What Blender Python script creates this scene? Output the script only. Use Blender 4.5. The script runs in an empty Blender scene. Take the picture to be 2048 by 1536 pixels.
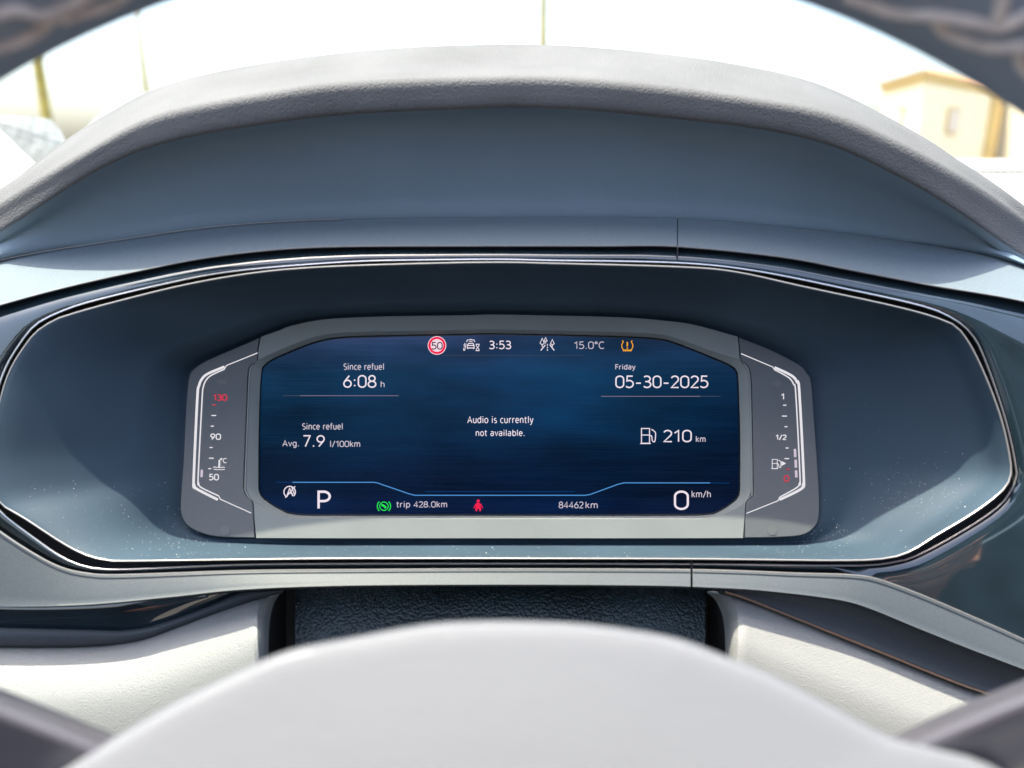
import bpy, bmesh, math, random
from mathutils import Vector, Matrix
from mathutils.bvhtree import BVHTree
random.seed(7)
S = bpy.context.scene
COL = S.collection
# ------------------------------------------------------------------ camera, world, sun, exposure
F = 1530.0
PITCH = math.radians(16.5)
CP, SP = math.cos(PITCH), math.sin(PITCH)
CAM = Vector((0, 0, 1.2))
EXPO = 2.3
cd = bpy.data.cameras.new('camera'); cam = bpy.data.objects.new('camera', cd); COL.objects.link(cam)
cam.location = CAM; cam.rotation_euler = (math.pi/2 - PITCH, 0, 0)
cd.sensor_width = 36; cd.lens = F/2048*36; cd.clip_start = 0.005; cd.clip_end = 5000
cd.dof.use_dof = True; cd.dof.focus_distance = 0.31; cd.dof.aperture_fstop = 7.2
S.camera = cam
SUN_EL, SUN_AZ = math.radians(76), math.radians(268)       # azimuth clockwise from +Y (ahead of the car)
w = bpy.data.worlds.new('World'); S.world = w; w.use_nodes = True
nt = w.node_tree; bg = nt.nodes['Background']
sky = nt.nodes.new('ShaderNodeTexSky'); sky.sky_type = 'NISHITA'; sky.sun_disc = False
sky.sun_elevation = SUN_EL; sky.sun_rotation = SUN_AZ; sky.dust_density = 5.0; sky.air_density = 1.0
nt.links.new(sky.outputs[0], bg.inputs[0]); bg.inputs[1].default_value = 0.15
sl = bpy.data.lights.new('sun', 'SUN'); sl.energy = 3.0; sl.angle = math.radians(0.6); sl.color = (1, .90, .72)
so = bpy.data.objects.new('sun', sl); COL.objects.link(so)
sd = Vector((math.sin(SUN_AZ)*math.cos(SUN_EL), math.cos(SUN_AZ)*math.cos(SUN_EL), math.sin(SUN_EL)))
so.rotation_euler = sd.to_track_quat('Z', 'Y').to_euler(); so.location = (0, 0, 6)
S.view_settings.view_transform = 'Standard'; S.view_settings.look = 'None'
S.view_settings.exposure = EXPO; S.view_settings.gamma = 1

# ------------------------------------------------------------------ helpers
def c2w(v): return Vector((v[0], v[1]*CP + v[2]*SP, -v[1]*SP + v[2]*CP)) + CAM
def P(px, py, d): return c2w(((px-1024)/F*d, d, (768-py)/F*d))
def atY(px, py, D):
    r = c2w(((px-1024)/F, 1, (768-py)/F)) - CAM
    return CAM + r*(D/r.y)
ORG = {}
FN = c2w((0, -math.cos(math.radians(6)), math.sin(math.radians(6))))-CAM
def tag(o, label=None, cat=None, group=None, kind=None):
    if label: o['label'] = label
    if cat: o['category'] = cat
    if group: o['group'] = group
    if kind: o['kind'] = kind
    return o
def thing(name, loc, label, cat, group=None):
    o = bpy.data.objects.new(name, None); COL.objects.link(o); o.location = loc
    o.empty_display_size = .02
    ORG[o.name] = Vector(loc)
    return tag(o, label, cat, group)
def link(name, me, mat, parent=None, smooth=True, sharp=35, label=None):
    n = len(me.vertices)
    c = Vector((0, 0, 0))
    if n:
        xs = [v.co for v in me.vertices]
        c = Vector([(min(v[i] for v in xs)+max(v[i] for v in xs))/2 for i in range(3)])
    me.transform(Matrix.Translation(-c))
    o = bpy.data.objects.new(name, me); COL.objects.link(o)
    if mat and not me.materials: me.materials.append(mat)
    me.name = name
    for p in me.polygons: p.use_smooth = smooth
    if smooth and sharp > 0: me.set_sharp_from_angle(angle=math.radians(sharp))
    ORG[o.name] = c
    if parent:
        o.parent = parent; o.location = c - ORG[parent.name]
    else: o.location = c
    if label: o['label'] = label
    if sharp == -1:
        for p in me.polygons: p.use_smooth = p.area < 2e-6 and abs(p.normal.dot(FN)) < .995
    return o
def mesh(verts, faces):
    me = bpy.data.meshes.new('m'); me.from_pydata([tuple(v) for v in verts], [], faces); me.validate(); me.update()
    bm = bmesh.new(); bm.from_mesh(me); bmesh.ops.recalc_face_normals(bm, faces=bm.faces); bm.to_mesh(me); bm.free()
    return me
def cat(p0, p1, p2, p3, t):
    return tuple(.5*((2*b)+(-a+c)*t+(2*a-5*b+4*c-d)*t*t+(-a+3*b-3*c+d)*t**3) for a, b, c, d in zip(p0, p1, p2, p3))
def smooth_line(pts, sub=6, closed=False):
    n = len(pts); out = []
    rng = n if closed else n-1
    for i in range(rng):
        if closed: q = [pts[(i+k) % n] for k in (-1, 0, 1, 2)]
        else: q = [pts[max(0, min(n-1, i+k))] for k in (-1, 0, 1, 2)]
        for s in range(sub): out.append(cat(*q, s/sub))
    if not closed: out.append(tuple(pts[-1]))
    return out
def yfun(pts, soft=0):
    """a curve y(x) through the points, smooth"""
    L = smooth_line(pts, 10)
    if soft:
        g0 = yfun(pts); L = [(x, sum(g0(x+k*soft)*w_ for k, w_ in ((-2, .1), (-1, .24), (0, .32), (1, .24), (2, .1)))) for x in range(int(pts[0][0])+60, int(pts[-1][0])-60, 12)]
    def f(x):
        if x <= L[0][0]: return L[0][1]
        lo, hi = 0, len(L)-1
        while hi-lo > 1:
            m = (lo+hi)//2
            if L[m][0] <= x: lo = m
            else: hi = m
        a, b = L[lo], L[hi]
        return a[1]+(b[1]-a[1])*(x-a[0])/max(1e-6, b[0]-a[0])
    return f
def star(pts, c, N=288, smooth=True):
    L = smooth_line(pts, 8, True) if smooth else list(pts)
    out = []
    n = len(L)
    for k in range(N):
        th = 2*math.pi*k/N; dx, dy = math.cos(th), math.sin(th)
        best = None
        for i in range(n):
            ax, ay = L[i][0]-c[0], L[i][1]-c[1]; bx, by = L[(i+1) % n][0]-c[0], L[(i+1) % n][1]-c[1]
            ca, cb = dx*ay-dy*ax, dx*by-dy*bx
            if ca*cb <= 0 and ca != cb:
                t = ca/(ca-cb); x, y = ax+(bx-ax)*t, ay+(by-ay)*t
                r = x*dx+y*dy
                if r > 0 and (best is None or r > best): best = r
        out.append((c[0]+dx*best, c[1]+dy*best))
    return out
def loft(rows, closed=False, sub=1):
    """rows: lists of equal length of world points"""
    if sub > 1:
        R = []
        n = len(rows)
        for i in range(n-1):
            q = [rows[max(0, min(n-1, i+k))] for k in (-1, 0, 1, 2)]
            for s in range(sub):
                R.append([Vector(cat(a, b, c, d, s/sub)) for a, b, c, d in zip(*q)])
        R.append(rows[-1]); rows = R
    m = len(rows[0]); v = [p for r in rows for p in r]; f = []
    for i in range(len(rows)-1):
        for j in range(m if closed else m-1):
            k = (j+1) % m
            f.append((i*m+j, i*m+k, (i+1)*m+k, (i+1)*m+j))
    return mesh(v, f)
def strip(curves, x0, x1, n=160, sub=1):
    """curves: (yfunction, depth or function of x, dy)"""
    xs = [x0+(x1-x0)*i/n for i in range(n+1)]
    rows = []
    for f, d, dy in curves:
        rows.append([P(x, f(x)+dy, d(x) if callable(d) else d) for x in xs])
    return loft(rows, sub=sub)
def tube(pts, r, seg=8, closed=False, flat=1.0):
    v, f = [], []
    n = len(pts)
    for i, p in enumerate(pts):
        a = pts[(i-1) % n] if (closed or i > 0) else p
        b = pts[(i+1) % n] if (closed or i < n-1) else p
        t = (b-a).normalized()
        up = (CAM-p).normalized()
        s = t.cross(up).normalized(); u = s.cross(t).normalized()
        for k in range(seg):
            th = 2*math.pi*k/seg
            v.append(p+s*math.cos(th)*r+u*math.sin(th)*r*flat)
    for i in range(n if closed else n-1):
        for k in range(seg):
            j = (i+1) % n; l = (k+1) % seg
            f.append((i*seg+k, i*seg+l, j*seg+l, j*seg+k))
    if not closed:
        f.append(tuple(range(seg))[::-1]); f.append(tuple((n-1)*seg+k for k in range(seg)))
    return mesh(v, f)
def boxm(lo, hi, rot=0, about=None, bev=0):
    bm = bmesh.new(); bmesh.ops.create_cube(bm, size=1)
    lo, hi = Vector(lo), Vector(hi)
    for v in bm.verts: v.co = Vector([(lo[i]+hi[i])/2+v.co[i]*(hi[i]-lo[i]) for i in range(3)])
    if bev: bmesh.ops.bevel(bm, geom=bm.edges, offset=bev, segments=2, affect='EDGES')
    me = bpy.data.meshes.new('m'); bm.to_mesh(me); bm.free(); return me
def join(ms):
    bm = bmesh.new()
    for m in ms: bm.from_mesh(m)
    me = bpy.data.meshes.new('m'); bm.to_mesh(me); bm.free(); return me

# ------------------------------------------------------------------ materials
MATS = {}
def mat(name, col, rough=.5, metal=0, spec=.5, coat=0, grain=None, gstr=.5, noise=None, emit=None, lvl=0, bdist=.0003, sheen=0):
    m = bpy.data.materials.new(name); m.use_nodes = True; n = m.node_tree; b = n.nodes['Principled BSDF']
    b.inputs['Base Color'].default_value = (*col, 1); b.inputs['Roughness'].default_value = rough
    b.inputs['Metallic'].default_value = metal; b.inputs['Specular IOR Level'].default_value = spec
    b.inputs['Coat Weight'].default_value = coat; b.inputs['Coat Roughness'].default_value = .03
    tc = n.nodes.new('ShaderNodeTexCoord')
    if emit:
        b.inputs['Emission Color'].default_value = (*emit, 1); b.inputs['Emission Strength'].default_value = lvl/2**EXPO
    if noise:      # (scale, amount): mottle of the base colour
        nz = n.nodes.new('ShaderNodeTexNoise'); nz.inputs['Scale'].default_value = noise[0]; nz.inputs['Detail'].default_value = 5
        rp = n.nodes.new('ShaderNodeMapRange'); rp.inputs[1].default_value = .3; rp.inputs[2].default_value = .7
        rp.inputs[3].default_value = 1-noise[1]; rp.inputs[4].default_value = 1+noise[1]
        mx = n.nodes.new('ShaderNodeVectorMath'); mx.operation = 'SCALE'; mx.inputs[0].default_value = col
        n.links.new(tc.outputs['Object'], nz.inputs['Vector']); n.links.new(nz.outputs[0], rp.inputs[0])
        n.links.new(rp.outputs[0], mx.inputs['Scale']); n.links.new(mx.outputs[0], b.inputs['Base Color'])
    if grain:      # cell size per metre
        nd = n.nodes.new('ShaderNodeTexNoise'); nd.inputs['Scale'].default_value = grain*.5; nd.inputs['Detail'].default_value = 2
        ad = n.nodes.new('ShaderNodeVectorMath'); ad.operation = 'MULTIPLY_ADD'
        ad.inputs[1].default_value = (.45/grain,)*3
        vo = n.nodes.new('ShaderNodeTexVoronoi'); vo.feature = 'SMOOTH_F1'; vo.inputs['Scale'].default_value = grain
        vo.inputs['Smoothness'].default_value = .35
        n2 = n.nodes.new('ShaderNodeTexNoise'); n2.inputs['Scale'].default_value = grain*.35; n2.inputs['Detail'].default_value = 3
        n.links.new(tc.outputs['Object'], nd.inputs['Vector']); n.links.new(nd.outputs['Color'], ad.inputs[0])
        n.links.new(tc.outputs['Object'], ad.inputs[2]); n.links.new(ad.outputs[0], vo.inputs['Vector'])
        n.links.new(tc.outputs['Object'], n2.inputs['Vector'])
        sb = n.nodes.new('ShaderNodeMath'); sb.operation = 'MULTIPLY_ADD'; sb.inputs[1].default_value = -2.2
        n.links.new(vo.outputs['Distance'], sb.inputs[0]); n.links.new(n2.outputs[0], sb.inputs[2])
        bp = n.nodes.new('ShaderNodeBump'); bp.inputs['Strength'].default_value = gstr; bp.inputs['Distance'].default_value = bdist
        n.links.new(sb.outputs[0], bp.inputs['Height']); n.links.new(bp.outputs[0], b.inputs['Normal'])
    MATS[name] = m; return m
M_hood = mat('hood_vinyl', (.10, .104, .109), .8, spec=.12, grain=1700, gstr=.32, noise=(25, .12), bdist=.0005)
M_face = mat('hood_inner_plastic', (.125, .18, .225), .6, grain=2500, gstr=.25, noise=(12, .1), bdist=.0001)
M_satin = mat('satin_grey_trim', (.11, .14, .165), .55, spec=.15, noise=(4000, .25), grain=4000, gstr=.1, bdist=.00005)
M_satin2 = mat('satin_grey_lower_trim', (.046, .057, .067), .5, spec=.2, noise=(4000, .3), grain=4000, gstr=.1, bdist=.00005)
M_piano = mat('piano_black', (.010, .020, .028), .06, coat=1, noise=(60, .3))
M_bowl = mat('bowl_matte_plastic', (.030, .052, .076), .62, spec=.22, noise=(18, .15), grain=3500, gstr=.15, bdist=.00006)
M_bead = mat('bright_bead', (.25, .25, .25), .35, metal=.5)  # brighter metal for the drawn edge highlights, recess rim and pad stitching
M_chrome = mat('dark_chrome', (.55, .55, .56), .25, metal=.9)
M_frame = mat('frame_soft_grey', (.165, .182, .18), .7, spec=.2, noise=(30, .06), grain=3500, gstr=.15, bdist=.00005)
M_gauge = mat('gauge_panel_charcoal', (.085, .093, .10), .55, spec=.3, noise=(5000, .12), grain=4500, gstr=.15, bdist=.00004)
M_seam = mat('seam_black', (.01, .012, .015), .8)
M_white = mat('white_leather', (.19, .202, .20), .5, grain=2100, gstr=.22, noise=(9, .05), bdist=.0005)
M_boot = mat('column_boot_leather', (.013, .027, .033), .45, grain=900, gstr=.7, bdist=.0004, noise=(40, .3))
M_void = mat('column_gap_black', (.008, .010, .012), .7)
M_hub = mat('airbag_cover_grey', (.122, .133, .148), .5, grain=900, gstr=.12, bdist=.0002)
M_rim = mat('wheel_leather', (.15, .19, .245), .5, grain=900, gstr=.3)
M_streak = mat('beige_streak', (.40, .37, .35), .6, noise=(300, .2))
M_spoke = mat('spoke_satin', (.12, .12, .14), .4, metal=.5, noise=(3000, .15))
M_dash = mat('dash_pad_vinyl', (.30, .29, .28), .6, grain=420, gstr=1.0, bdist=.001)
M_pillar = mat('pillar_fabric', (.62, .60, .56), .8, grain=900, gstr=.7, bdist=.0006)
M_frit = mat('frit_ceramic', (.10, .12, .12), .4)
M_dust = mat('dust_flake', (.75, .75, .65), .7)
def emitm(name, c, l): return mat(name, (0, 0, 0), .5, spec=0, emit=c, lvl=l)
E_txt = emitm('lit_text', (.95, .84, .93), .95)
E_txt2 = emitm('lit_text_dim', (.88, .78, .90), .72)
E_line = emitm('lit_divider', (.62, .50, .68), .38)
E_red = emitm('lit_red', (1, .02, .09), .9)
E_redg = emitm('lit_gauge_red', (1, .06, .12), .75)
E_grn = emitm('lit_green', (.03, .85, .10), .9)
E_amb = emitm('lit_amber', (1, .42, .03), .95)
E_blue = emitm('lit_blue', (.10, .38, .85), .8)
E_blue2 = emitm('lit_blue_dim', (.01, .10, .42), .5)
E_dark = emitm('sign_digits', (.05, .01, .12), .4)
E_pink = emitm('sign_disc', (1, .78, .86), .9)
E_gw = emitm('gauge_white', (.95, .93, .98), .85)
E_led = emitm('gauge_led', (.80, .68, .82), .8)
M_ghost = mat('unlit_symbol', (.088, .095, .10), .5)

# display: its own dark blue picture, brighter in the middle band, streaked sideways; a lilac reflection is painted in at the left
M_scr = mat('display_glass', (.0008, .0012, .002), .12, spec=.05)
def make_screen():
    n = M_scr.node_tree; b = n.nodes['Principled BSDF']; tc = n.nodes['Texture Coordinate']
    gm = n.nodes.new('ShaderNodeMapping'); gm.inputs['Location'].default_value = (.5, .5, .5); gm.inputs['Scale'].default_value = (1/.193, 1, 1/.0735); n.links.new(tc.outputs['Object'], gm.inputs[0])
    sp = n.nodes.new('ShaderNodeSeparateXYZ'); n.links.new(gm.outputs[0], sp.inputs[0])
    cr = n.nodes.new('ShaderNodeValToRGB'); n.links.new(sp.outputs['Z'], cr.inputs[0])
    e = cr.color_ramp; e.elements[0].position = 0; e.elements[0].color = (.002, .011, .055, 1)
    e.elements[1].position = 1; e.elements[1].color = (.045, .07, .18, 1)
    for p, c in ((.10, (.0015, .014, .065, 1)), (.15, (.0008, .010, .042, 1)), (.3, (.001, .015, .055, 1)), (.5, (.002, .032, .10, 1)), (.75, (.005, .044, .125, 1)), (.9, (.02, .055, .15, 1))):
        x = e.elements.new(p); x.color = c
    mp = n.nodes.new('ShaderNodeMapping'); mp.inputs['Scale'].default_value = (4, 1, 90)
    nz = n.nodes.new('ShaderNodeTexNoise'); nz.inputs['Scale'].default_value = 1.6; nz.inputs['Detail'].default_value = 4
    n.links.new(gm.outputs[0], mp.inputs[0]); n.links.new(mp.outputs[0], nz.inputs['Vector'])
    mr = n.nodes.new('ShaderNodeMapRange'); mr.inputs[1].default_value = .3; mr.inputs[2].default_value = .7; mr.inputs[3].default_value = .9; mr.inputs[4].default_value = 1.1
    n.links.new(nz.outputs[0], mr.inputs[0])
    cx = n.nodes.new('ShaderNodeValToRGB'); n.links.new(sp.outputs['X'], cx.inputs[0]); ce = cx.color_ramp; ce.interpolation = 'B_SPLINE'; ce.elements[0].color = (3.4, .85, .75, 1); ce.elements[1].color = (.4, .4, .45, 1); x_ = ce.elements.new(.25); x_.color = (2.2, .85, .80, 1); x_ = ce.elements.new(.5); x_.color = (.6, 1.15, 1.15, 1); x_ = ce.elements.new(.8); x_.color = (.6, .8, .75, 1)  # red raised towards the left end: glass reflection painted into the emission
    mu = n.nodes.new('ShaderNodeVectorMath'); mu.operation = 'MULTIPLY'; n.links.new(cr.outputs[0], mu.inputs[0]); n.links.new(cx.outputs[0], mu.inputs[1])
    sc = n.nodes.new('ShaderNodeVectorMath'); sc.operation = 'SCALE'
    n3 = n.nodes.new('ShaderNodeTexNoise'); n3.inputs['Scale'].default_value = 2.2; n3.inputs['Detail'].default_value = 3; m3 = n.nodes.new('ShaderNodeMapping'); m3.inputs['Scale'].default_value = (1.6, 1, 2.2)
    n.links.new(gm.outputs[0], m3.inputs[0]); n.links.new(m3.outputs[0], n3.inputs['Vector']); r3 = n.nodes.new('ShaderNodeMapRange'); r3.inputs[1].default_value = .3; r3.inputs[2].default_value = .7; r3.inputs[3].default_value = .55; r3.inputs[4].default_value = 1.45
    n.links.new(n3.outputs[0], r3.inputs[0]); s3 = n.nodes.new('ShaderNodeVectorMath'); s3.operation = 'SCALE'; n.links.new(mu.outputs[0], s3.inputs[0]); n.links.new(r3.outputs[0], s3.inputs['Scale'])
    n.links.new(s3.outputs[0], sc.inputs[0]); n.links.new(mr.outputs[0], sc.inputs['Scale'])
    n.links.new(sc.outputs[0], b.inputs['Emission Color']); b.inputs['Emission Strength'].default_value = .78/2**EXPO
    # smears on the glass
    r2 = n.nodes.new('ShaderNodeMapRange'); r2.inputs[1].default_value = .35; r2.inputs[2].default_value = .65; r2.inputs[3].default_value = .16; r2.inputs[4].default_value = .34
    n.links.new(nz.outputs[0], r2.inputs[0]); n.links.new(r2.outputs[0], b.inputs['Roughness'])
make_screen()

# ------------------------------------------------------------------ planes of the cluster
TILT = math.radians(6)
class Plane:
    def __init__(s, d, h=0):
        s.u = Vector((1, 0, 0)); s.v = Vector((0, math.sin(TILT), math.cos(TILT))); s.n = Vector((0, -math.cos(TILT), math.sin(TILT)))
        s.O = Vector(((1000-1024)/F*d, d, (768-850)/F*d)) + s.n*h
    def loc(s, px, py):
        r = Vector(((px-1024)/F, 1, (768-py)/F)); t = s.n.dot(s.O)/s.n.dot(r); q = r*t-s.O
        return (q.dot(s.u), q.dot(s.v))
    def w(s, a, b, h=0): return c2w(s.O+s.u*a+s.v*b+s.n*h)
    def at(s, px, py, h=0): a, b = s.loc(px, py); return s.w(a, b, h)
PF = Plane(.305)            # face of the pod
PS = Plane(.305, -.0045)    # glass of the display
def plate(plane, outlines, thick=.002, bevel=.0003, smooth=True):
    """solid plate with rounded edges; front face lies in the plane. outlines in pixels, first is outer"""
    cu = bpy.data.curves.new('c', 'CURVE'); cu.dimensions = '2D'; cu.fill_mode = 'BOTH'
    for ol in outlines:
        sp = cu.splines.new('POLY'); sp.points.add(len(ol)-1); sp.use_cyclic_u = True
        for i, (x, y) in enumerate(ol):
            a, b = plane.loc(x, y); sp.points[i].co = (a, b, 0, 1)
    cu.extrude = max(1e-6, thick/2-bevel); cu.bevel_depth = bevel; cu.bevel_resolution = 2; cu.offset = -bevel
    o = bpy.data.objects.new('c', cu); COL.objects.link(o)
    me = bpy.data.meshes.new_from_object(o.evaluated_get(bpy.context.evaluated_depsgraph_get()))
    bpy.data.objects.remove(o); bpy.data.curves.remove(cu)
    for v in me.vertices: v.co = plane.w(v.co.x, v.co.y, v.co.z-thick/2)
    me.materials.clear()
    return me
HN = [0]
def lift():
    HN[0] += 1; return .00012+.000004*(HN[0] % 20)
def ribbon(plane, pts, wd, smooth=0, closed=False, h=None):
    """flat lit stroke; pts and width in pixels"""
    if smooth: pts = smooth_line(pts, smooth, closed)
    if h is None: h = lift()
    L = [Vector(plane.loc(x, y)) for x, y in pts]; hw = wd/F*.30/2
    v, f = [], []; n = len(L)
    for i, p in enumerate(L):
        a = L[(i-1) % n] if (closed or i) else p; b = L[(i+1) % n] if (closed or i < n-1) else p
        d1 = (p-a).normalized() if (p-a).length > 1e-9 else (b-p).normalized()
        d2 = (b-p).normalized() if (b-p).length > 1e-9 else d1
        t = (d1+d2).normalized(); nn = Vector((-t.y, t.x)); k = min(1.6, 1/max(.3, t.dot(d1)))
        for s, z in ((-1, h), (1, h), (1, h-.00008), (-1, h-.00008)):
            q = p+nn*hw*k*s; v.append(plane.w(q.x, q.y, z))
    for i in range(n if closed else n-1):
        j = (i+1) % n
        for k in range(4): l = (k+1) % 4; f.append((i*4+k, j*4+k, j*4+l, i*4+l))
    if not closed: f += [(0, 1, 2, 3), tuple((n-1)*4+k for k in (3, 2, 1, 0))]
    return mesh(v, f)
def patch(plane, pts, h=None):
    if h is None: h = lift()
    n = len(pts); L = [plane.loc(x, y) for x, y in pts]
    v = [plane.w(a, b, h) for a, b in L]+[plane.w(a, b, h-.00008) for a, b in L]
    f = [tuple(range(n)), tuple(range(2*n-1, n-1, -1))]+[(i, (i+1) % n, n+(i+1) % n, n+i) for i in range(n)]
    return mesh(v, f)
def circ(cx, cy, r, n=32, a0=0, a1=360):
    full = (a1-a0) == 360
    return [(cx+r*math.cos(math.radians(a0+(a1-a0)*i/(n if full else n-1))), cy+r*math.sin(math.radians(a0+(a1-a0)*i/(n if full else n-1)))) for i in range(n)]
def arc(cx, cy, rx, ry, a0, a1, n=14): return [(cx+rx*math.cos(math.radians(a0+(a1-a0)*i/n)), cy+ry*math.sin(math.radians(a0+(a1-a0)*i/n))) for i in range(n+1)]
XH = .74
def bowlg(x0, w, full=True): return arc(x0+w/2, XH/2, w/2, XH/2, 0, 360, 24)
GL = {
 '0': (.62, [arc(.31, .72, .27, .28, 0, 180)+arc(.31, .28, .27, .28, 180, 360)+[(.58, .72)]]),
 '1': (.46, [[(.06, .76), (.32, 1), (.32, 0)]]),
 '2': (.58, [arc(.29, .74, .25, .26, 160, -20)+[(.50, .58), (.05, 0), (.56, 0)]]),
 '3': (.58, [arc(.26, .76, .24, .24, 140, -90)+[(.16, .52)], [(.26, .52)]+arc(.27, .26, .27, .26, 90, -145)]),
 '4': (.62, [[(.44, 0), (.44, 1), (.03, .27), (.6, .27)]]),
 '5': (.58, [[(.50, 1), (.12, 1), (.09, .56)]+arc(.25, .31, .29, .31, 110, -140)]),
 '6': (.60, [[(.44, 1), (.12, .52)]+arc(.31, .30, .26, .30, 150, 510, 24)]),
 '7': (.56, [[(.04, 1), (.53, 1), (.18, 0)]]),
 '8': (.60, [arc(.30, .76, .22, .24, -90, 270, 22), arc(.30, .26, .27, .26, 90, 450, 22)]),
 '9': (.60, [[(.17, 0), (.49, .48)]+arc(.30, .70, .26, .30, -30, 330, 24)]),
 ':': (.26, [[(.13, .08), (.13, .2)], [(.09, .14), (.17, .14)], [(.13, .55), (.13, .67)], [(.09, .61), (.17, .61)]]), '.': (.26, [[(.13, -.02), (.13, .10)], [(.09, .04), (.17, .04)]]), '-': (.46, [[(.06, .38), (.40, .38)]]),
 '/': (.42, [[(.02, -.08), (.40, 1.05)]]), '\u00b0': (.36, [arc(.18, .86, .13, .14, 0, 360, 14)]), ' ': (.30, []),
 'A': (.70, [[(.03, 0), (.35, 1), (.67, 0)], [(.14, .33), (.56, .33)]]), 'C': (.64, [arc(.38, .5, .33, .5, 52, 308, 20)]), 'F': (.52, [[(.08, 0), (.08, 1), (.50, 1)], [(.08, .52), (.45, .52)]]),
 'P': (.62, [[(.08, 0), (.08, 1), (.30, 1)]+arc(.30, .72, .26, .28, 90, -90)+[(.08, .44)]]), 'S': (.54, [arc(.28, .75, .22, .25, 50, 235)+arc(.27, .25, .24, .25, 60, -130)]),
 'a': (.56, [arc(.26, .60, .19, .14, 150, 0, 8)+[(.45, 0)], [(.45, .42), (.27, .42)]+arc(.24, .21, .19, .21, 90, 270, 10)+[(.34, .02), (.45, .12)]]),
 'b': (.60, [[(.10, 0), (.10, 1.05)], arc(.33, .37, .23, .37, 0, 360, 22)]), 'c': (.48, [arc(.30, .37, .25, .37, 55, 305, 16)]), 'd': (.60, [[(.50, 0), (.50, 1.05)], arc(.27, .37, .23, .37, 0, 360, 22)]),
 'e': (.56, [[(.05, .39), (.50, .39)]+arc(.28, .37, .23, .37, 5, 315, 18)]), 'f': (.36, [[(.16, 0), (.16, .85)]+arc(.30, .87, .14, .17, 170, 80, 6), [(.02, XH), (.34, XH)]]),
 'g': (.58, [arc(.27, .37, .23, .37, 0, 360, 22), [(.50, XH), (.50, -.05)]+arc(.28, -.06, .22, .22, 0, -140, 8)]), 'h': (.60, [[(.09, 0), (.09, 1.05)], [(.09, .48)]+arc(.30, .50, .20, .24, 150, 0, 8)+[(.50, 0)]]),
 'i': (.24, [[(.12, 0), (.12, XH)], [(.12, .92), (.12, 1.05)]]), 'k': (.52, [[(.09, 0), (.09, 1.05)], [(.45, XH), (.10, .33)], [(.22, .43), (.48, 0)]]), 'l': (.24, [[(.12, 0), (.12, 1.05)]]),
 'm': (.92, [[(.09, 0), (.09, XH)], [(.09, .46)]+arc(.28, .50, .18, .24, 150, 0, 8)+[(.46, 0)], [(.46, .48)]+arc(.64, .50, .18, .24, 150, 0, 8)+[(.82, 0)]]),
 'n': (.60, [[(.09, 0), (.09, XH)], [(.09, .48)]+arc(.30, .50, .20, .24, 150, 0, 8)+[(.50, 0)]]), 'o': (.58, [arc(.29, .37, .24, .37, 0, 360, 22)]),
 'p': (.60, [[(.09, -.3), (.09, XH)], arc(.32, .37, .23, .37, 0, 360, 22)]), 'r': (.40, [[(.09, 0), (.09, XH)], [(.09, .46)]+arc(.32, .48, .22, .25, 160, 80, 6)]),
 's': (.46, [arc(.24, .55, .17, .18, 50, 240, 8)+arc(.23, .19, .19, .19, 60, -130, 8)]), 't': (.38, [[(.15, .95), (.15, .20)]+arc(.29, .18, .14, .18, 180, 280, 6), [(.02, XH), (.34, XH)]]),
 'u': (.60, [[(.09, XH), (.09, .24)]+arc(.29, .24, .20, .24, 180, 330, 8), [(.50, XH), (.50, 0)]]), 'v': (.52, [[(.03, XH), (.26, 0), (.49, XH)]]),
 'y': (.52, [[(.03, XH), (.27, 0)], [(.49, XH), (.24, -.12), (.16, -.27), (.04, -.28)]]),
}
def text(plane, s, x0, y0, x1, y1, bold=0, wt=None):
    """letters drawn with an even stroke, fitted to a pixel box on the plane"""
    st = []; cx = 0
    for ch in s:
        w_, g_ = GL[ch]
        st += [[(cx+x, y) for x, y in q] for q in g_]
        cx += w_+.10
    X = [p[0] for q in st for p in q]; Y = [p[1] for q in st for p in q]
    ax, ay, bx, by = min(X), min(Y), max(X), max(Y); H = (y1-y0)
    w = wt or (max(1.6, H/(by-ay)*.108)*(1+bold))
    x0 += w/2; x1 -= w/2; y0 += w/2; y1 -= w/2
    if bx-ax < .05: bx = ax+1; 
    ms = [ribbon(plane, [(x0+(x-ax)/(bx-ax)*(x1-x0), y1-(y-ay)/(by-ay)*(y1-y0)) for x, y in q], w) for q in st]
    return join(ms)

# ------------------------------------------------------------------ outlines, photograph pixels
C0 = (1000, 840)
RIM = [(1000, 525), (1100, 527), (1355, 534), (1470, 544), (1609, 574), (1794, 614), (1887, 641), (1924, 666), (1962, 733), (2001, 834), (2021, 924), (2019, 959),
       (2001, 985), (1947, 1026), (1869, 1073), (1822, 1102), (1771, 1117), (1673, 1121), (1400, 1118), (1050, 1117), (700, 1117), (488, 1119), (244, 1122), (205, 1119), (167, 1108),
       (122, 1084), (52, 1038), (0, 1005), (-18, 960), (-22, 905), (0, 805), (20, 742), (51, 691), (78, 660), (117, 637), (148, 627), (231, 604), (370, 570), (509, 546), (648, 534), (860, 527)]
CHR = [(1000, 519), (1100, 521), (1357, 526), (1517, 543), (1702, 580), (1841, 611), (1900, 634), (1939, 664), (1967, 713), (2009, 834), (2031, 932), (2028, 968),
       (1986, 1022), (1849, 1104), (1771, 1127), (1673, 1131), (1400, 1128), (1050, 1127), (700, 1127), (488, 1129), (244, 1139), (174, 1134), (122, 1113), (70, 1077), (0, 1022),
       (-30, 975), (-34, 905), (-10, 800), (12, 735), (44, 682), (75, 647), (125, 622), (185, 602), (324, 569), (463, 543), (694, 524), (860, 520)]
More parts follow.
